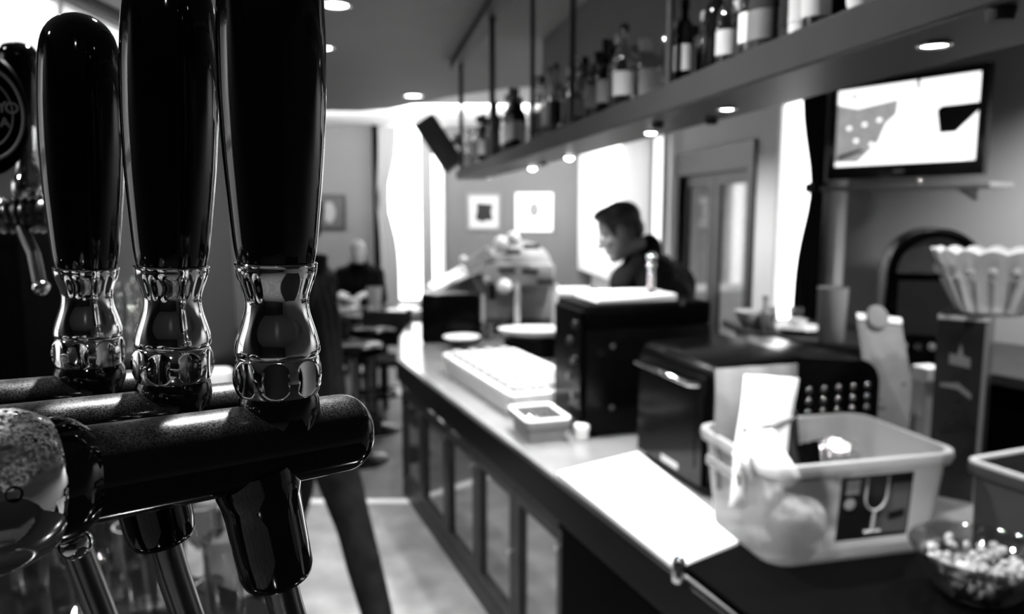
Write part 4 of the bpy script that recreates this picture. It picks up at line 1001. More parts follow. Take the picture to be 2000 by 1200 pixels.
def bottle(kind, y, off, bodym, labm, capm, s, label, rotz=0):
    key = (kind, bodym, labm, capm)
    loc = V((shelf_front(y) + off, y, SH_ZT + 0.0005))
    if key in BP:
        return copy_thing(BP[key], loc, label, rotz, (s, s, s))
    t = thing('bottle', label, 'bottle', loc, rotz, 'bottles on the hanging shelf'); t.scale = (s, s, s)
    pr = bottle_mesh(kind); h = pr[-1][1]
    b = NB(); lathe(b, pr, 24 if kind != 'square' else 24, rfun=(lambda r, z, a: r*(1.0 if r < 0.03 else 1/max(abs(math.cos(a)), abs(math.sin(a)))**0.6)) if kind == 'square' else None, cap=False)
    link_bm('glass_body', b, bodym, t, True, 45)
    if labm:
        lr, z0, z1 = LAB[kind]
        if kind == 'square': lr *= 1.03
        b = NB(); lathe(b, [(lr-0.002, z0), (lr+0.0008, z0), (lr+0.0008, z1), (lr-0.002, z1)], 28, rfun=(lambda r, z, a: r*(1/max(abs(math.cos(a)), abs(math.sin(a)))**0.6)) if kind == 'square' else None, cap=False); link_bm('paper_label', b, labm, t, True, 60)
    cr_ = pr[-2][0] + 0.0015
    b = NB(); lathe(b, [(cr_, h-0.030), (cr_, h+0.001), (cr_*0.8, h+0.004), (0, h+0.004)], 20); link_bm('cap', b, capm, t, True, 50)
    BP[key] = t
    return t
LOOK = {'dark_glass': 'dark', 'bottle_glass': 'clear', 'amber_glass': 'amber', 'white_plastic': 'white', 'black_gloss': 'black'}
LABN = {None: 'without label', 'paper': 'with pale label', 'white_plastic': 'with white label', 'print_black': 'with black label', 'mid_grey': 'with grey label'}
seq = [  # u, kind, body, label, cap, scale
 (918, 'slim', 'bottle_glass', 'paper', 'white_plastic', 1.0), (938, 'wide', 'bottle_glass', 'mid_grey', 'black_gloss', 1.15), (953, 'slim', 'dark_glass', None, 'black_gloss', 0.95),
 (968, 'tall', 'dark_glass', 'print_black', 'black_gloss', 0.85), (984, 'wide', 'bottle_glass', 'mid_grey', 'white_plastic', 1.0), (1000, 'slim', 'amber_glass', 'paper', 'print_black', 0.95), (1016, 'tall', 'dark_glass', 'mid_grey', 'mid_grey', 0.8),
 (1048, 'slim', 'bottle_glass', 'white_plastic', 'white_plastic', 0.85), (1066, 'slim', 'amber_glass', 'mid_grey', 'steel', 0.85), (1084, 'tall', 'bottle_glass', 'print_black', 'steel', 0.8), (1100, 'square', 'amber_glass', 'print_black', 'mid_grey', 0.9),
 (1122, 'slim', 'bottle_glass', 'mid_grey', 'white_plastic', 0.8), (1140, 'tall', 'dark_glass', None, 'black_gloss', 0.8), (1166, 'wide', 'amber_glass', 'mid_grey', 'black_gloss', 0.85), (1192, 'tall', 'dark_glass', 'mid_grey', 'dark_grey', 0.78),
 (1214, 'slim', 'bottle_glass', 'white_plastic', 'steel', 0.78), (1254, 'square', 'bottle_glass', 'paper', 'white_plastic', 0.90), (1312, 'square', 'bottle_glass', None, 'dark_grey', 0.7), (1345, 'round', 'bottle_glass', None, 'black_gloss', 0.72),
 (1388, 'slim', 'dark_glass', None, 'steel', 0.68), (1432, 'square', 'black_gloss', 'print_black', 'white_plastic', 0.72), (1482, 'wide', 'amber_glass', 'mid_grey', 'mid_grey', 0.66), (1518, 'slim', 'dark_glass', 'print_black', 'black_gloss', 0.6),
 (1552, 'slim', 'white_plastic', 'paper', 'white_plastic', 0.58), (1602, 'square', 'black_gloss', None, 'black_gloss', 0.62), (1672, 'round', 'white_plastic', None, 'white_plastic', 0.55), (1760, 'wide', 'bottle_glass', 'paper', 'black_gloss', 0.55)]
ORD = ['first', 'second', 'third', 'fourth', 'fifth', 'sixth', 'seventh', 'eighth', 'ninth', 'tenth', 'eleventh', 'twelfth', 'thirteenth', 'fourteenth', 'fifteenth', 'sixteenth', 'seventeenth', 'eighteenth', 'nineteenth', 'twentieth', 'twenty-first', 'twenty-second', 'twenty-third', 'twenty-fourth', 'twenty-fifth', 'twenty-sixth', 'twenty-seventh']
tens = ['twenty', 'thirty', 'forty']
ORD = ORD[:19] + [x for t_ in tens for x in ([t_[:-1] + 'ieth'] + [t_ + '-' + o for o in ORD[:9]])]
seq = [r + (0.052 if i % 2 else 0.118,) for i, r in enumerate(seq)]
EXTRA = [('slim', 'bottle_glass', 'white_plastic', 'steel', 0.95), ('tall', 'dark_glass', 'paper', 'black_gloss', 0.85), ('slim', 'amber_glass', 'print_black', 'white_plastic', 0.9), ('slim', 'bottle_glass', 'paper', 'mid_grey', 0.85)]
mids = []
for i in range(1, len(seq)-3):
    if i in (6, 16): continue                                    # the hanger rods stand there
    e = EXTRA[i % 4]; mids.append(((seq[i][0]+seq[i+1][0])/2,) + e[:4] + (e[4]*(0.95 if i < 9 else 0.80 if i < 17 else 0.68), 0.052 if i % 3 else 0.118))
seq = sorted(seq + mids)
for i, (u, k, bm_, lm, cm_, s, off) in enumerate(seq):
    xr = (u-1000)/FPX*0.99
    y = (0.605 + off)/(0.193 + xr)
    bottle(k, y, off, bm_, lm, cm_, s*(0.92 if u > 1065 else 1.0), '%s bottle %s, %s from the speaker end of the shelf' % (LOOK[bm_], LABN[lm], ORD[i]), i*0.7)

# speaker at the shelf's far end
spk = thing('loudspeaker', 'grey tilted loudspeaker hung at the far end of the bottle shelf', 'speaker')
ctr = P(856, 280, 5.22)
axL = V((0.55, 0, -0.835)).normalized(); axW = V((0.835, 0, 0.55)).normalized()
SM = Matrix((axW, V((0, 1, 0)), -axL)).transposed().to_4x4(); SM.translation = ctr
b = NB(); box(b, -0.072, 0.072, -0.02, 0.20, -0.185, 0.185, SM, 0.006); link_bm('cabinet', b, 'dark_grey', spk)
b = NB(); box(b, 0.072, 0.082, 0.0, 0.18, -0.175, 0.175, SM, 0.003); link_bm('grille', b, 'black_plastic', spk)
b = NB(); tube(b, [SM @ V((0.08, 0.09, -0.05)), SM @ V((0.13, 0.05, -0.02)), V((shelf_front(4.95)+0.012, 4.97, ctr.z-0.03))], 0.014, 12); link_bm('bracket', b, 'dark_grey', spk, True, 40)

# ================================================================== TELEVISION CORNER
tl_, tr2 = P(1626, 181, 3.86), P(1937, 148, 3.24)
tdir = (tr2 - tl_); tdir.z = 0
TWD = tdir.length
TVM = frame_mtx(V((tl_.x, tl_.y, P(1626, 352, 3.86).z)), tdir)
tv = thing('television', 'black flat television showing a bright white picture', 'television')
TVH = 0.455
b = NB()
for a in ((0, 0.035, 0, TVH), (TWD-0.035, TWD, 0, TVH), (0.035, TWD-0.035, 0, 0.062), (0.035, TWD-0.035, TVH-0.032, TVH)): box(b, a[0], a[1], -0.012, 0.02, a[2], a[3], TVM)
link_bm('bezel', b, 'black_gloss', tv)
b = NB(); box(b, 0.01, TWD-0.01, 0.005, 0.05, 0.01, TVH-0.01, TVM, 0.008); link_bm('back_shell', b, 'black_plastic', tv)
X0, X1, Z0, Z1 = 0.035, TWD-0.035, 0.062, TVH-0.032
sx_ = lambda f: X0 + (X1-X0)*f
sz_ = lambda f: Z0 + (Z1-Z0)*f
b = NB(); box(b, X0, X1, 0.0, 0.004, Z0, Z1, TVM); sc_ = link_bm('screen', b, 'screen_white', tv)
T1 = TVM @ Matrix.Translation((0, -0.0003, 0))
b = NB(); plate(b, [(sx_(0.0), sz_(0.06)), (sx_(0.18), sz_(0.05)), (sx_(0.33), sz_(0.30)), (sx_(0.38), sz_(0.52)), (sx_(0.45), sz_(0.62)), (sx_(0.46), sz_(0.80)), (sx_(0.16), sz_(0.74)), (sx_(0.0), sz_(0.82))], T1, 0.0006); link_bm('picture_stand', b, 'screen_grey', sc_)
b = NB(); plate(b, [(sx_(0.73), sz_(0.62)), (sx_(0.755), sz_(0.34)), (sx_(0.86), sz_(0.34)), (sx_(1.0), sz_(0.58)), (sx_(1.0), sz_(0.66)), (sx_(0.76), sz_(0.66))], T1, 0.0006); link_bm('picture_shape', b, 'screen_black', sc_)
b = NB(); plate(b, [(sx_(0.02), sz_(0.08)), (sx_(0.22), sz_(0.19)), (sx_(0.2), sz_(0.22)), (sx_(0.02), sz_(0.14))], TVM @ Matrix.Translation((0, -0.001, 0)), 0.0006); link_bm('picture_line', b, 'dark_grey', sc_)
b = NB(); plate(b, rect(sx_(0.585), sx_(0.605), sz_(0.90), sz_(1.0)), T1, 0.0006); link_bm('picture_mark', b, 'dark_grey', sc_)
b = NB(); plate(b, rect(sx_(0.12), sx_(0.14), sz_(0.86), sz_(0.95)), T1, 0.0006); link_bm('picture_mark', b, 'dark_grey', sc_)
for (fx_, fz_) in ((0.10, 0.50), (0.22, 0.53), (0.33, 0.57), (0.16, 0.33), (0.28, 0.27)):
    b = NB(); plate(b, ellipse(sx_(fx_), sz_(fz_), 0.013, 0.010, 14), TVM @ Matrix.Translation((0, -0.001, 0)), 0.0006); link_bm('picture_dot', b, 'screen_white', sc_)
b = NB(); plate(b, ellipse(TWD*0.5, 0.028, 0.03, 0.009, 20), TVM @ Matrix.Translation((0, -0.0125, 0)), 0.001); link_bm('maker_badge', b, 'print_grey', tv)
b = NB(); box(b, TWD*0.35, TWD*0.65, 0.045, 0.16, 0.12, 0.30, TVM); link_bm('wall_bracket', b, 'black_plastic', tv)
sv = thing('wall_shelf', 'pale narrow wall shelf below the television', 'shelf')
SVM = TVM @ Matrix.Translation((-0.015, -0.04, -0.055))
b = NB(); box(b, 0, TWD+0.06, 0, 0.20, 0, 0.022, SVM, 0.003); link_bm('board', b, 'mid_grey', sv)
for x in (0.12, TWD-0.10):
    b = NB(); prism(b, [(0.04, 0), (0.20, 0), (0.20, -0.05)], 0, 0.015, SVM @ Matrix.Translation((x, 0, 0)) @ Matrix.Rotation(PI/2, 4, 'Z') @ Matrix.Rotation(PI/2, 4, 'X')); link_bm('shelf_bracket', b, 'mid_grey', sv)
b = NB(); ball(b, (0, 0, 0.012), 0.012, 14, 10); o = tag(link_bm('glass_bead', b, 'chrome', None, True), 'tiny shiny bead on the shelf under the television', 'ornament'); o.location = SVM @ V((TWD*0.67, 0.02, 0.0225))

# side counter below, with radio, cup, saucer, clutter
SDZ = 1.10
sd_ = thing('side_counter', 'dark side counter along the right wall under the television', 'counter')
spts = [(1.16, 4.2), (1.62, 4.22), (1.74, 4.08), (2.66, 2.90), (2.70, 1.75), (2.30, 1.75), (1.52, 3.28), (1.2, 3.75)]
b = NB(); prism(b, spts, SDZ-0.04, SDZ, None, 0.004); link_bm('counter_top', b, 'dark_wood', sd_)
b = NB(); prism(b, [(1.22, 4.15), (1.58, 4.18), (1.70, 4.03), (2.62, 2.86), (2.66, 1.8), (2.34, 1.8), (1.56, 3.32), (1.26, 3.80)], 0, SDZ-0.04); link_bm('cabinet', b, 'black_matte', sd_)
jr = P(1822, 640, 2.95)
JB = frame_mtx(V((jr.x, jr.y, SDZ+0.0005)), V((0.96, -0.28, 0)))
jb = thing('jukebox_radio', 'black arched retro radio on the side counter behind the glass bowl', 'radio')
JW, JH, JD = 0.175, 0.53, 0.20
def arch(w, h, n=20): return [(-w, 0), (w, 0)] + [(w*math.cos(PI*i/n), h - w + w*math.sin(PI*i/n)) for i in range(n+1)]
b = NB(); prism(b, arch(JW, JH), -JD, 0, JB @ Matrix.Rotation(PI/2, 4, 'X'), 0.012); link_bm('case', b, 'black_plastic', jb, True, 40)
b = NB(); plate(b, [(JW*0.80*math.cos(PI*i/20), JH-JW+0.0 + JW*0.80*math.sin(PI*i/20)) for i in range(21)], JB @ Matrix.Translation((0, -0.0005, 0)), 0.004); link_bm('dome_panel', b, 'dim_panel', jb)
b = NB(); plate(b, rect(-JW*0.75, JW*0.75, 0.115, JH-JW-0.03), JB @ Matrix.Translation((0, -0.0005, 0)), 0.004); link_bm('speaker_grille', b, 'dim_grille', jb)
b = NB(); tube(b, [JB @ V((JW*0.9*math.cos(PI*i/20), -0.006, JH-JW + JW*0.9*math.sin(PI*i/20))) for i in range(21)], 0.008, 8); link_bm('arch_trim', b, 'black_matte', jb, True)
for k in range(5):
    b = NB(); lathe(b, [(0.014, 0), (0.014, 0.012), (0, 0.014)], 16, JB @ frame_mtx(V((-0.10+0.05*k, -0.0005, 0.07)), V((1, 0, 0)), V((0, -1, 0)))); link_bm('knob', b, 'steel' if k in (1, 3) else 'mid_grey', jb, True, 40)
ac = P(1632, 652, 3.42)
b = NB(); lathe(b, [(0, 0), (0.052, 0), (0.056, 0.005), (0.066, 0.25), (0.063, 0.25), (0.052, 0.01), (0, 0.01)], 28, Matrix.Translation((ac.x, ac.y+0.05, SDZ+0.0005)), cap=False); tag(link_bm('plastic_beaker', b, 'grey_frost', None, True, 50), 'tall translucent grey beaker on the side counter right of the black curtain', 'beaker')
scp = V((1.42, 3.78, SDZ+0.0005))
b = NB(); lathe(b, [(0, 0), (0.07, 0), (0.13, 0.02), (0.128, 0.024), (0.07, 0.006), (0, 0.005)], 36, Matrix.Translation(scp)); tag(link_bm('saucer', b, 'white_plastic', None, True, 60), 'white saucer on the side counter behind the oven', 'saucer')
b = NB(); lathe(b, [(0.025, 0.0), (0.036, 0.01), (0.045, 0.055), (0.042, 0.055), (0.034, 0.014), (0, 0.008)], 24, Matrix.Translation(scp + V((0, 0, 0.0065))), cap=False); tag(link_bm('coffee_cup', b, 'white_plastic', None, True, 50), 'white coffee cup on the saucer behind the oven', 'cup')
b = NB(); q = V((1.21, 3.83, SDZ+0.0005)); lathe(b, [(0, 0), (0.03, 0), (0.032, 0.004), (0.032, 0.07), (0.012, 0.10), (0.011, 0.14), (0.016, 0.141), (0.016, 0.165), (0, 0.166)], 24, Matrix.Translation(q + V((0.08, 0.05, 0))), cap=False); tag(link_bm('sauce_bottle', b, 'light_grey', None, True, 40), 'small pale sauce bottle on the side counter behind the oven', 'bottle')
b = NB(); lathe(b, [(0, 0), (0.05, 0), (0.075, 0.04), (0.085, 0.075), (0.081, 0.075), (0.07, 0.042), (0.045, 0.008), (0, 0.007)], 28, Matrix.Translation(V((1.25, 3.98, SDZ+0.0005))), cap=False); tag(link_bm('sugar_bowl', b, 'white_plastic', None, True, 50), 'white sugar bowl at the left end of the side counter', 'bowl')
for i, (x, y) in enumerate(((1.27, 3.74), (1.36, 4.02), (1.50, 4.02))):
    tumbler(V((x, y, SDZ+0.0005)), 'small clear glass on the side counter, %s of three' % ('nearest', 'middle', 'rightmost')[i], 0.09, 0.035, group='small glasses on the side counter')

# ================================================================== FAR END: PRINTS, POLE, TABLES
def picture(u0, u1, v0, v1, fm, mm, art, am, label):
    y = FAR_Y
    x0, x1 = fx(u0), fx(u1); z0, z1 = fz(v1), fz(v0); t = thing('framed_picture', label, 'picture')
    b = NB(); f = 0.035
    for a in ((x0, x0+f, z0, z1), (x1-f, x1, z0, z1), (x0+f, x1-f, z0, z0+f), (x0+f, x1-f, z1-f, z1)): box(b, a[0], a[1], y-0.03, y-0.001, a[2], a[3])
    link_bm('frame', b, fm, t)
    b = NB(); box(b, x0+f, x1-f, y-0.015, y-0.002, z0+f, z1-f); link_bm('mount', b, mm, t)
    cx, cz = (x0+x1)/2, (z0+z1)/2
    b = NB(); plate(b, [(cx+px*(x1-x0), cz+pz*(z1-z0)) for px, pz in art], frame_mtx(V((0, y-0.0155, 0)), V((1, 0, 0))), 0.001); link_bm('print', b, am, t)
    return t
picture(912, 978, 378, 450, 'mid_grey', 'print_light', [(-0.25, -0.2), (-0.05, -0.28), (0.12, -0.22), (0.27, -0.25), (0.22, 0.0), (0.28, 0.2), (0.05, 0.22), (-0.22, 0.24), (-0.2, 0.05)], 'print_black', 'left framed print on the far wall, dark angular motif on pale mount')
picture(1007, 1079, 377, 452, 'white_paint', 'white_paint', ellipse(0.0, 0.06, 0.15, 0.2, 18), 'print_grey', 'right framed print on the far wall, small oval on bright white mount')
picture(618, 676, 380, 450, 'dark_wood', 'dark_grey', ellipse(-0.05, 0.0, 0.2, 0.3, 18), 'print_grey', 'small dark framed picture beside the tallest tap handle')
b = NB(); p = P(731, 255, 10.3); tube(b, [V((p.x, 10.33, 0)), V((p.x, 10.33, 2.80))], 0.045, 16); tag(link_bm('thin_column', b, 'rubber', None, True, 40), 'thin black floor-to-ceiling pole near the far window', 'pole')
def round_table(c, h, r, label, m='mid_wood'):
    t = thing('round_table', label, 'table', V((c[0], c[1], 0)))
    b = NB(); lathe(b, [(r-0.01, h-0.035), (r, h-0.03), (r, h-0.004), (r-0.006, h)], 40); link_bm('table_top', b, m, t, True, 40)
    b = NB(); tube(b, [(0, 0, 0.02), (0, 0, h-0.034)], 0.04, 16); link_bm('pedestal', b, 'black_plastic', t, True, 40)
    b = NB(); lathe(b, [(0.24, 0), (0.24, 0.012), (0.05, 0.03)], 32); link_bm('base', b, 'black_plastic', t, True, 40)
    return t
RT = PZ(748, 606, 0.78)
mk('table_gloss', 0.10, 0.12, noise=0.2, scale=10)
round_table((RT.x, RT.y), 0.78, 0.44, 'dark glossy round table before the seated person', 'table_gloss')
b = NB(); lathe(b, [(0.03, 0), (0.055, 0.01), (0.07, 0.12), (0.066, 0.12), (0.05, 0.014), (0, 0.01)], 24, Matrix.Translation(V((RT.x-0.27, RT.y-0.05, 0.781))), cap=False); tag(link_bm('white_mug', b, 'white_plastic', None, True, 50), 'white mug on the round table', 'mug')
tumbler(V((RT.x-0.10, RT.y+0.12, 0.781)), 'tall pale glass on the round table right of the white mug', 0.20, 0.07, m='frost', name='beer_glass')
b = NB(); box(b, RT.x+0.05, RT.x+0.33, RT.y-0.12, RT.y+0.08, 0.781, 0.787); tag(link_bm('paper_menu', b, 'white_cloth'), 'white paper menu lying on the round table', 'menu')
WT = V((0.45, 8.6, 0))
wt = thing('white_table', 'white-clothed table behind the leaning man', 'table')
b = NB(); box(b, -0.55, 0.9, 8.2, 9.0, 0.78, 0.80, None, 0.005); link_bm('table_top', b, 'white_cloth', wt)
b = NB(); prism(b, [(-0.56, 8.19), (0.91, 8.19), (0.91, 8.2), (-0.55, 8.2)], 0.45, 0.80); link_bm('cloth_drop', b, 'white_cloth', wt)
for (x, y) in ((-0.48, 8.27), (0.83, 8.27), (-0.48, 8.93), (0.83, 8.93)):
    b = NB(); box(b, x-0.03, x+0.03, y-0.03, y+0.03, 0, 0.78); link_bm('leg', b, 'dark_wood', wt)
# left side table with white mugs, glimpsed between taps
LT = P(606, 601, 6.0); LTH = LT.z
round_table((LT.x, LT.y), LTH, 0.34, 'dark round table half hidden behind the nearest tap', 'table_gloss')
for (dx, dy, lb) in ((0.10, 0.02, 'white mug nearest the tap on the half hidden table'), (0.14, -0.22, 'low white bowl on the front of the half hidden table')):
    b = NB(); lathe(b, [(0.03, 0), (0.06, 0.01), (0.07, 0.10 if dy > 0 else 0.07), (0.066, 0.10 if dy > 0 else 0.07), (0.05, 0.014), (0, 0.01)], 24, Matrix.Translation(V((LT.x+dx, LT.y+dy, LTH+0.001))), cap=False); tag(link_bm('white_mug', b, 'white_plastic', None, True, 50), lb, 'mug')
# bar stools and chairs
def stool(c, label):
    t = thing('bar_stool', label, 'stool', V((c[0], c[1], 0)), group='dark bar stools beyond the counter')
    b = NB(); lathe(b, [(0.205, 0), (0.205, 0.012), (0.10, 0.035), (0.04, 0.05)], 40); link_bm('round_base', b, 'black_plastic', t, True, 40)
    b = NB(); tube(b, [(0, 0, 0.04), (0, 0, 0.74)], 0.03, 16); link_bm('stem', b, 'steel', t, True, 40)
    b = NB(); lathe(b, [(0.16, 0.735), (0.19, 0.75), (0.195, 0.79), (0.17, 0.81), (0, 0.815)], 36); link_bm('seat', b, 'black_plastic', t, True, 50)
    b = NB(); torus(b, 0.17, 0.010, 0.28, 36, 8); tube(b, [(0.17, 0, 0.28), (0.0, 0, 0.28)], 0.008, 8); tube(b, [(-0.17, 0, 0.28), (0.0, 0, 0.28)], 0.008, 8); link_bm('foot_ring', b, 'black_plastic', t, True, 60)
    return t
q = PZ(700, 900, 0); stool((q.x, q.y), 'dark bar stool with round base beside the counter end')
stool((q.x-0.02, q.y+0.75), 'dark bar stool farther back beside the counter end')
def chair(c, rz, label):
    t = thing('dark_chair', label, 'chair', V((c[0], c[1], 0)), rz)
    for (x, y) in ((-0.19, -0.19), (0.19, -0.19), (-0.19, 0.19), (0.19, 0.19)):
        b = NB(); box(b, x-0.02, x+0.02, y-0.02, y+0.02, 0, 0.44 if y < 0 else 0.92, None, 0.003); link_bm('leg', b, 'dark_wood', t)
    b = NB(); box(b, -0.22, 0.22, -0.22, 0.17, 0.44, 0.48, None, 0.012); link_bm('seat', b, 'black_cloth', t)
    b = NB(); box(b, -0.17, 0.17, 0.175, 0.205, 0.62, 0.90, None, 0.01); link_bm('backrest', b, 'dark_wood', t)
    return t
chair((-0.95, 6.25), 2.9, 'dark wooden chair drawn up to the round table from the front')
chair((-1.72, 5.37), 3.14159, 'dark wooden chair left of the round table, behind the standing person')

# glass lamp glimpsed between the first two taps
lp = P(252, 690, 3.3)
st = thing('lamp_stand', 'small dark side table under the glittering glass lamp', 'table', V((lp.x, lp.y, 0)))
b = NB(); lathe(b, [(0.18, lp.z-0.03), (0.18, lp.z)], 32); link_bm('table_top', b, 'dark_wood', st, True, 40)
b = NB(); tube(b, [(0, 0, 0), (0, 0, lp.z-0.03)], 0.05, 16); link_bm('pedestal', b, 'black_plastic', st, True, 40)
cl_ = thing('glass_lamp', 'glittering glass bead lamp seen between the two left taps', 'lamp', V((lp.x, lp.y, lp.z+0.0005)))
b = NB(); lathe(b, [(0.05, 0), (0.05, 0.01), (0.012, 0.03), (0.012, 0.30)], 20); link_bm('stem', b, 'chrome', cl_, True, 40)
for i in range(14):
    a = i*2.4; b = NB(); ball(b, (0.045*math.cos(a), 0.045*math.sin(a), 0.07 + 0.019*i), 0.022, 14, 10); link_bm('glass_bead', b, 'glass' if i % 3 else 'chrome', cl_, True)

# ================================================================== PEOPLE
def chain(b, pts, sub=1.0):
    """pts: list of (Vector, radius or (rx,ry,rz)); overlapping spheres along the limb"""
    for (p, r), (q, s) in zip(pts, pts[1:]):
        p, q = V(p), V(q); L = (q-p).length; step = max(0.35*min(r, s), 0.004); n = max(1, int(L/step))
        for i in range(n+1):
            f = i/n; t = NB(); bmesh.ops.create_icosphere(t, subdivisions=2, radius=r+(s-r)*f); t.transform(Matrix.Translation(p.lerp(q, f))); merge(b, t)
def remesh(name, b, m, voxel, parent, smooth_it=4, label=None):
    me = bpy.data.meshes.new(name); b.to_mesh(me); b.free()
    o = bpy.data.objects.new(name, me); C.objects.link(o)
    r = o.modifiers.new('r', 'REMESH'); r.mode = 'VOXEL'; r.voxel_size = voxel; r.use_smooth_shade = True
    if smooth_it:
        s = o.modifiers.new('s', 'SMOOTH'); s.iterations = smooth_it; s.factor = 0.5
    bpy.context.view_layer.update(); dg = bpy.context.evaluated_depsgraph_get()
    nm = bpy.data.meshes.new_from_object(o.evaluated_get(dg)); bpy.data.objects.remove(o); nm.name = name
    nm.materials.clear(); nm.materials.append(M[m])
    for p in nm.polygons: p.use_smooth = True
    o = bpy.data.objects.new(name, nm); C.objects.link(o); o.parent = parent
    if label: o['label'] = label
    return o
def ell(b, c, r, mtx=None, sub=3):
    t = NB(); bmesh.ops.create_icosphere(t, subdivisions=sub, radius=1.0); t.transform(Matrix.Translation(c) @ Matrix.Diagonal((*r, 1))); merge(b, t, mtx)
def head_shapes(b, H):
    """head facing local +y, origin at the ear line"""
    ell(b, (0, -0.008, 0.045), (0.074, 0.098, 0.082), H)
    ell(b, (0, 0.022, -0.03), (0.062, 0.074, 0.085), H)
    ell(b, (0, 0.052, -0.085), (0.040, 0.040, 0.034), H)
    ell(b, (0, 0.080, -0.098), (0.020, 0.016, 0.017), H)          # chin
    ell(b, (0, 0.078, 0.030), (0.052, 0.018, 0.014), H)           # brow
    ell(b, (0, 0.098, 0.002), (0.011, 0.014, 0.026), H)           # nose bridge
    ell(b, (0, 0.112, -0.020), (0.016, 0.017, 0.013), H)          # nose tip
    ell(b, (0, 0.090, -0.052), (0.024, 0.012, 0.006), H)          # lips
    ell(b, (0, 0.087, -0.063), (0.021, 0.012, 0.007), H)
    for s in (-1, 1):
        ell(b, (s*0.040, 0.066, -0.018), (0.020, 0.018, 0.018), H)   # cheek
        ell(b, (s*0.076, -0.006, 0.0), (0.008, 0.020, 0.032), H)     # ear
def hair_shapes(b, H, bald=False):
    ell(b, (0, -0.020, 0.058), (0.081, 0.100, 0.083), H)
    ell(b, (0, 0.030, 0.108), (0.062, 0.060, 0.030), H)
    ell(b, (0, -0.062, 0.0), (0.066, 0.050, 0.062), H)
    for s in (-1, 1): ell(b, (s*0.066, 0.020, 0.030), (0.011, 0.024, 0.036), H)
def hand(b, wrist, d, up, s=1.0, curl=0.5):
    """palm plus five separate bent fingers; d points along the hand, up is the back of the hand"""
    d = V(d).normalized(); side = d.cross(V(up)).normalized(); up = side.cross(d).normalized(); w = V(wrist)
    for k in range(-2, 3):
        chain(b, [(w + side*k*0.012*s, 0.015*s), (w + d*0.085*s + side*k*0.017*s, 0.0125*s)])
    for k, L in enumerate((0.070, 0.080, 0.076, 0.058)):
        p0 = w + d*0.085*s + side*((k-1.5)*0.0225*s)
        p1 = p0 + (d*math.cos(curl*0.5) - up*math.sin(curl*0.5))*L*0.45*s + side*(k-1.5)*0.004
        p2 = p1 + (d*math.cos(curl*1.3) - up*math.sin(curl*1.3))*L*0.32*s
        p3 = p2 + (d*math.cos(curl*2.0) - up*math.sin(curl*2.0))*L*0.26*s
        chain(b, [(p0, 0.0092*s), (p1, 0.0085*s), (p2, 0.0078*s), (p3, 0.0068*s)])
    t0 = w + d*0.022*s - side*0.028*s; t1 = t0 + (d*0.7 - side*0.75).normalized()*0.042*s; t2 = t1 + (d*0.95 - side*0.2 - up*0.2).normalized()*0.032*s
    chain(b, [(t0, 0.014*s), (t1, 0.0105*s), (t2, 0.0085*s)])

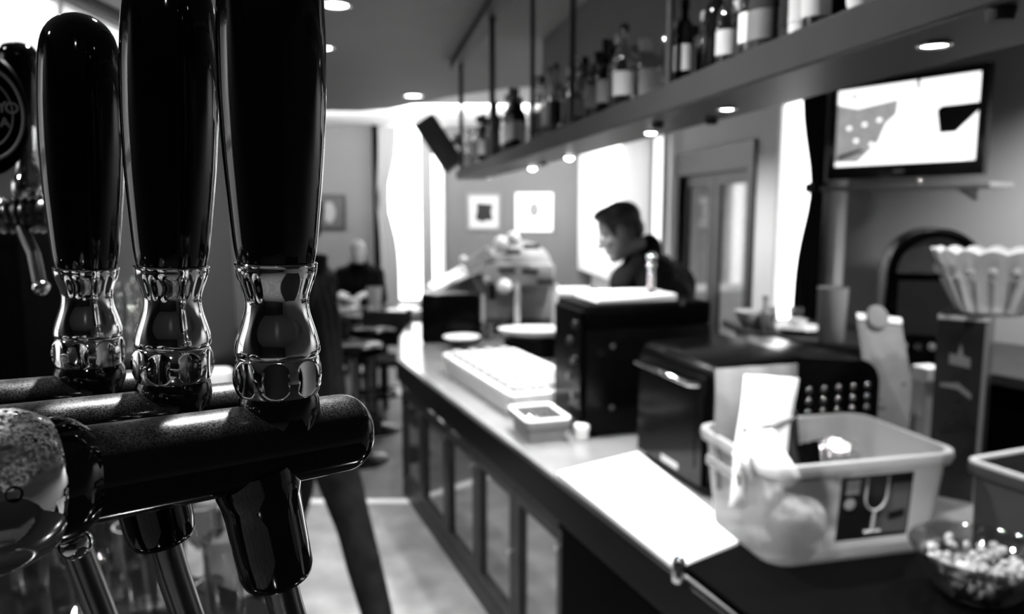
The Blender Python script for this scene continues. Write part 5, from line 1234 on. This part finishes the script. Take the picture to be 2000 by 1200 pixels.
def person(label, J, head_m, skin, jacket_m, trouser_m, shoe_m, hair=True, collar=True, curl=0.5, hand_dirs=None, extra=None):
    """J: joints dict (world). Body is one mesh; clothes and hair are child meshes."""
    root = thing('person', label, 'person')
    b = NB()
    head_shapes(b, head_m)
    hc = head_m.translation
    neck_top = head_m @ V((0, -0.028, -0.05))
    chain(b, [(neck_top, 0.052), (V(J['neck']), 0.058)])
    chest, pelvis = V(J['chest']), V(J['pelvis'])
    ax = (V(J['shR']) - V(J['shL'])).normalized()
    for s in (-0.5, 0, 0.5):
        chain(b, [(V(J['neck']) + ax*s*0.16 - V((0, 0, 0.05)), 0.07), (chest + ax*s*0.20, 0.10), (chest.lerp(pelvis, 0.55) + ax*s*0.16, 0.10), (pelvis + ax*s*0.18, 0.105)])
    jb = NB()
    for s in (-0.5, 0, 0.5):
        chain(jb, [(V(J['neck']) + ax*s*0.18 - V((0, 0, 0.035)), 0.082), (chest + ax*s*0.24, 0.122), (chest.lerp(pelvis, 0.55) + ax*s*0.20, 0.122), (pelvis + ax*s*0.22, 0.120)])
    tb_ = NB(); sb = {}
    chain(tb_, [(pelvis + V((0, 0, 0.05)), 0.125), (pelvis - V((0, 0, 0.04)), 0.115)])
    for s in ('L', 'R'):
        sh, el, wr = V(J['sh'+s]), V(J['el'+s]), V(J['wr'+s])
        chain(b, [(sh, 0.058), (sh.lerp(el, 0.4), 0.050), (el, 0.040), (el.lerp(wr, 0.35), 0.040), (wr, 0.026)])
        dv = V(hand_dirs[s]) if hand_dirs else (wr-el)
        hand(b, wr, dv, V((0, 0, 1)) if abs(dv.normalized().z) < 0.85 else V((0, -1, 0)), 1.0, curl)
        chain(jb, [(V(J['neck']) - V((0, 0, 0.05)), 0.078), (sh, 0.083), (sh.lerp(el, 0.4), 0.070), (el, 0.060), (el.lerp(wr, 0.4), 0.056), (wr - (wr-el).normalized()*0.02, 0.042)])
        hp, kn, an = V(J['hip'+s]), V(J['kn'+s]), V(J['an'+s])
        chain(b, [(hp, 0.085), (hp.lerp(kn, 0.4), 0.075), (kn, 0.052), (kn.lerp(an, 0.3), 0.052), (an, 0.035), (an + V(J['toe'])*0.16 - V((0, 0, 0.03)), 0.028)])
        chain(tb_, [(pelvis, 0.11), (hp, 0.105), (hp.lerp(kn, 0.4), 0.092), (kn, 0.072), (kn.lerp(an, 0.4), 0.070), (an + V((0, 0, 0.01)), 0.060), (an - V((0, 0, 0.045)), 0.060)])
        fb = NB(); toe = V(J['toe']).normalized()
        chain(fb, [(V((an.x, an.y, 0.045)) - toe*0.06, 0.042), (V((an.x, an.y, 0.044)) + toe*0.06, 0.042), (V((an.x, an.y, 0.036)) + toe*0.16, 0.034)])
        for v in fb.verts: v.co.z = max(v.co.z, 0.002)
        sb[s] = fb
    remesh('body', b, skin, 0.0075, root, 2)
    if extra: extra(jb, head_m)
    jk = remesh('jacket', jb, jacket_m, 0.014, root, 3)
    if collar:
        cb_ = NB(); nk = V(J['neck']); up = (neck_top - nk).normalized()
        Fm = frame_mtx(nk + up*0.005, ax, up)
        t = NB(); lathe(t, [(0.088, -0.02), (0.098, 0.0), (0.096, 0.055), (0.088, 0.058), (0.076, 0.01)], 28, Fm @ Matrix.Diagonal((1.0, 1.05, 1, 1)), cap=False); merge(cb_, t); link_bm('collar', cb_, jacket_m, jk, True, 60)
    remesh('trousers', tb_, trouser_m, 0.014, root, 3)
    for s in ('L', 'R'): remesh('shoe', sb[s], shoe_m, 0.010, root, 2)
    if hair:
        hb = NB(); hair_shapes(hb, head_m); remesh('hair', hb, 'hair', 0.007, root, 2)
    for s in (-1, 1):
        eb = NB(); ball(eb, head_m @ V((s*0.031, 0.0835, 0.012)), 0.0115, 12, 8); ey = link_bm('eye', eb, 'white_plastic', root, True)
        eb = NB(); ball(eb, head_m @ V((s*0.031, 0.0925, 0.011)), 0.0055, 10, 6); link_bm('iris', eb, 'hole_black', ey, True)
    return root

# man leaning over the counter, profile to the left
hc = P(1212, 455, 3.70)
HM = Matrix.Translation(hc) @ Matrix.Rotation(math.radians(82), 4, 'Z') @ Matrix.Rotation(math.radians(-24), 4, 'X') @ Matrix.Diagonal((1.06, 1.06, 1.06, 1))
def man_extra(jb, H):
    ell(jb, P(1272, 575, 3.78), (0.20, 0.22, 0.19)); ell(jb, P(1300, 560, 3.84), (0.15, 0.18, 0.14))
    ell(jb, P(1268, 490, 3.76), (0.062, 0.10, 0.085)); ell(jb, P(1245, 510, 3.74), (0.07, 0.10, 0.06)); ell(jb, P(1222, 555, 3.72), (0.08, 0.13, 0.10))
Jm = dict(neck=(0.655, 3.75, 1.475), chest=(0.77, 3.78, 1.27), pelvis=(0.93, 3.86, 0.95), shL=(0.69, 3.60, 1.40), shR=(0.76, 3.95, 1.40),
          elL=(0.64, 3.53, 1.12), elR=(0.60, 4.02, 1.12), wrL=(0.47, 3.62, 0.93), wrR=(0.45, 3.90, 0.93),
          hipL=(0.92, 3.77, 0.90), hipR=(0.93, 3.95, 0.90), knL=(0.84, 3.76, 0.50), knR=(0.86, 3.97, 0.50), anL=(0.90, 3.76, 0.09), anR=(0.90, 3.98, 0.09), toe=(-1, 0, 0))
person('dark-haired man in a black jacket leaning over the counter, seen in profile', Jm, HM, 'skin', 'jacket_cloth', 'denim', 'black_plastic', hand_dirs={'L': (-1, 0.1, -0.32), 'R': (-1, -0.1, -0.32)}, curl=0.35, extra=man_extra, collar=False)
# standing person hidden behind the taps, a dark leg in view
px = -0.82; py = 2.97
HM2 = Matrix.Translation((px-0.02, py, 1.64)) @ Matrix.Rotation(math.radians(100), 4, 'Z')
lg = PZ(716, 1190, 0.05)
Js = dict(neck=(px, py, 1.47), chest=(px, py+0.01, 1.27), pelvis=(px+0.02, py+0.02, 0.95), shL=(px+0.02, py-0.19, 1.40), shR=(px+0.02, py+0.19, 1.40),
          elL=P(505, 690, 2.83), elR=(px-0.02, py+0.25, 1.14), wrL=P(388, 742, 2.72), wrR=(px-0.22, py+0.18, 1.04),
          hipL=P(632, 840, 2.93), hipR=(px-0.04, py+0.10, 0.90), knL=P(692, 1030, 2.83), knR=(-0.92, 3.15, 0.50), anL=P(742, 1225, 2.72), anR=(-1.06, 3.25, 0.09), toe=(-0.6, -0.8, 0))
person('standing person in dark clothes and jeans hidden behind the beer taps', Js, HM2, 'skin', 'jacket_cloth', 'denim', 'black_plastic', hand_dirs={'L': (-1, -0.2, -0.2), 'R': (-1, -0.1, -0.1)}, curl=0.8)
nq = P(434, 742, 2.745)
b = NB(); box(b, -0.052, 0.052, -0.062, 0.062, -0.10, 0.052, Matrix.Translation(nq), 0.03, 3); tag(link_bm('white_cloth', b, 'white_cloth', None, True), 'white folded cloth draped over the standing person\'s forearm', 'cloth')
# seated person at the far table
sp = P(699, 492, 8.2)
HM3 = Matrix.Translation(sp) @ Matrix.Rotation(math.radians(178), 4, 'Z') @ Matrix.Diagonal((1.0, 1.0, 1.0, 1))
sx0, sy0, sz0 = sp.x, 8.25, sp.z
Jf = dict(neck=(sx0, sy0, sz0-0.17), chest=(sx0, sy0, sz0-0.37), pelvis=(sx0, sy0+0.06, 0.56), shL=(sx0-0.19, sy0, sz0-0.24), shR=(sx0+0.19, sy0, sz0-0.24),
          elL=(sx0-0.26, sy0-0.10, sz0-0.50), elR=(sx0+0.26, sy0-0.10, sz0-0.50), wrL=(sx0-0.12, sy0-0.34, 0.84), wrR=(sx0+0.12, sy0-0.34, 0.84),
          hipL=(sx0-0.09, sy0+0.04, 0.54), hipR=(sx0+0.09, sy0+0.04, 0.54), knL=(sx0-0.11, sy0-0.40, 0.54), knR=(sx0+0.11, sy0-0.40, 0.54), anL=(sx0-0.10, sy0-0.42, 0.09), anR=(sx0+0.10, sy0-0.42, 0.09), toe=(0, -1, 0))
person('bald pale person in dark clothes seated at the far table', Jf, HM3, 'pale_skin', 'jacket_cloth', 'denim', 'black_plastic', hair=False, hand_dirs={'L': (0.3, -1, -0.1), 'R': (-0.3, -1, -0.1)})
chair((sx0, sy0+0.10), 0.0, 'dark chair under the person seated at the far table')

# every thing built in world coordinates gets its Empty moved to its base, parts staying where they are
bpy.context.view_layer.update()
def subtree(o):
    out = [o]
    for c in o.children: out += subtree(c)
    return out
for o in list(C.objects):
    if o.parent is None and o.type == 'EMPTY' and o.children and o.location.length < 1e-6 or (o.get('category') == 'person'):
        pts = [o2.matrix_world @ V(c) for o2 in subtree(o) if o2.type == 'MESH' for c in o2.bound_box]
        base = V((sum(p.x for p in pts)/len(pts), sum(p.y for p in pts)/len(pts), min(p.z for p in pts)))
        for c in o.children:
            if o.get('category') != 'person' or c.type == 'MESH': c.matrix_parent_inverse = Matrix.Translation(-base)
        o.location = base; o.rotation_euler = (0, 0, 0)
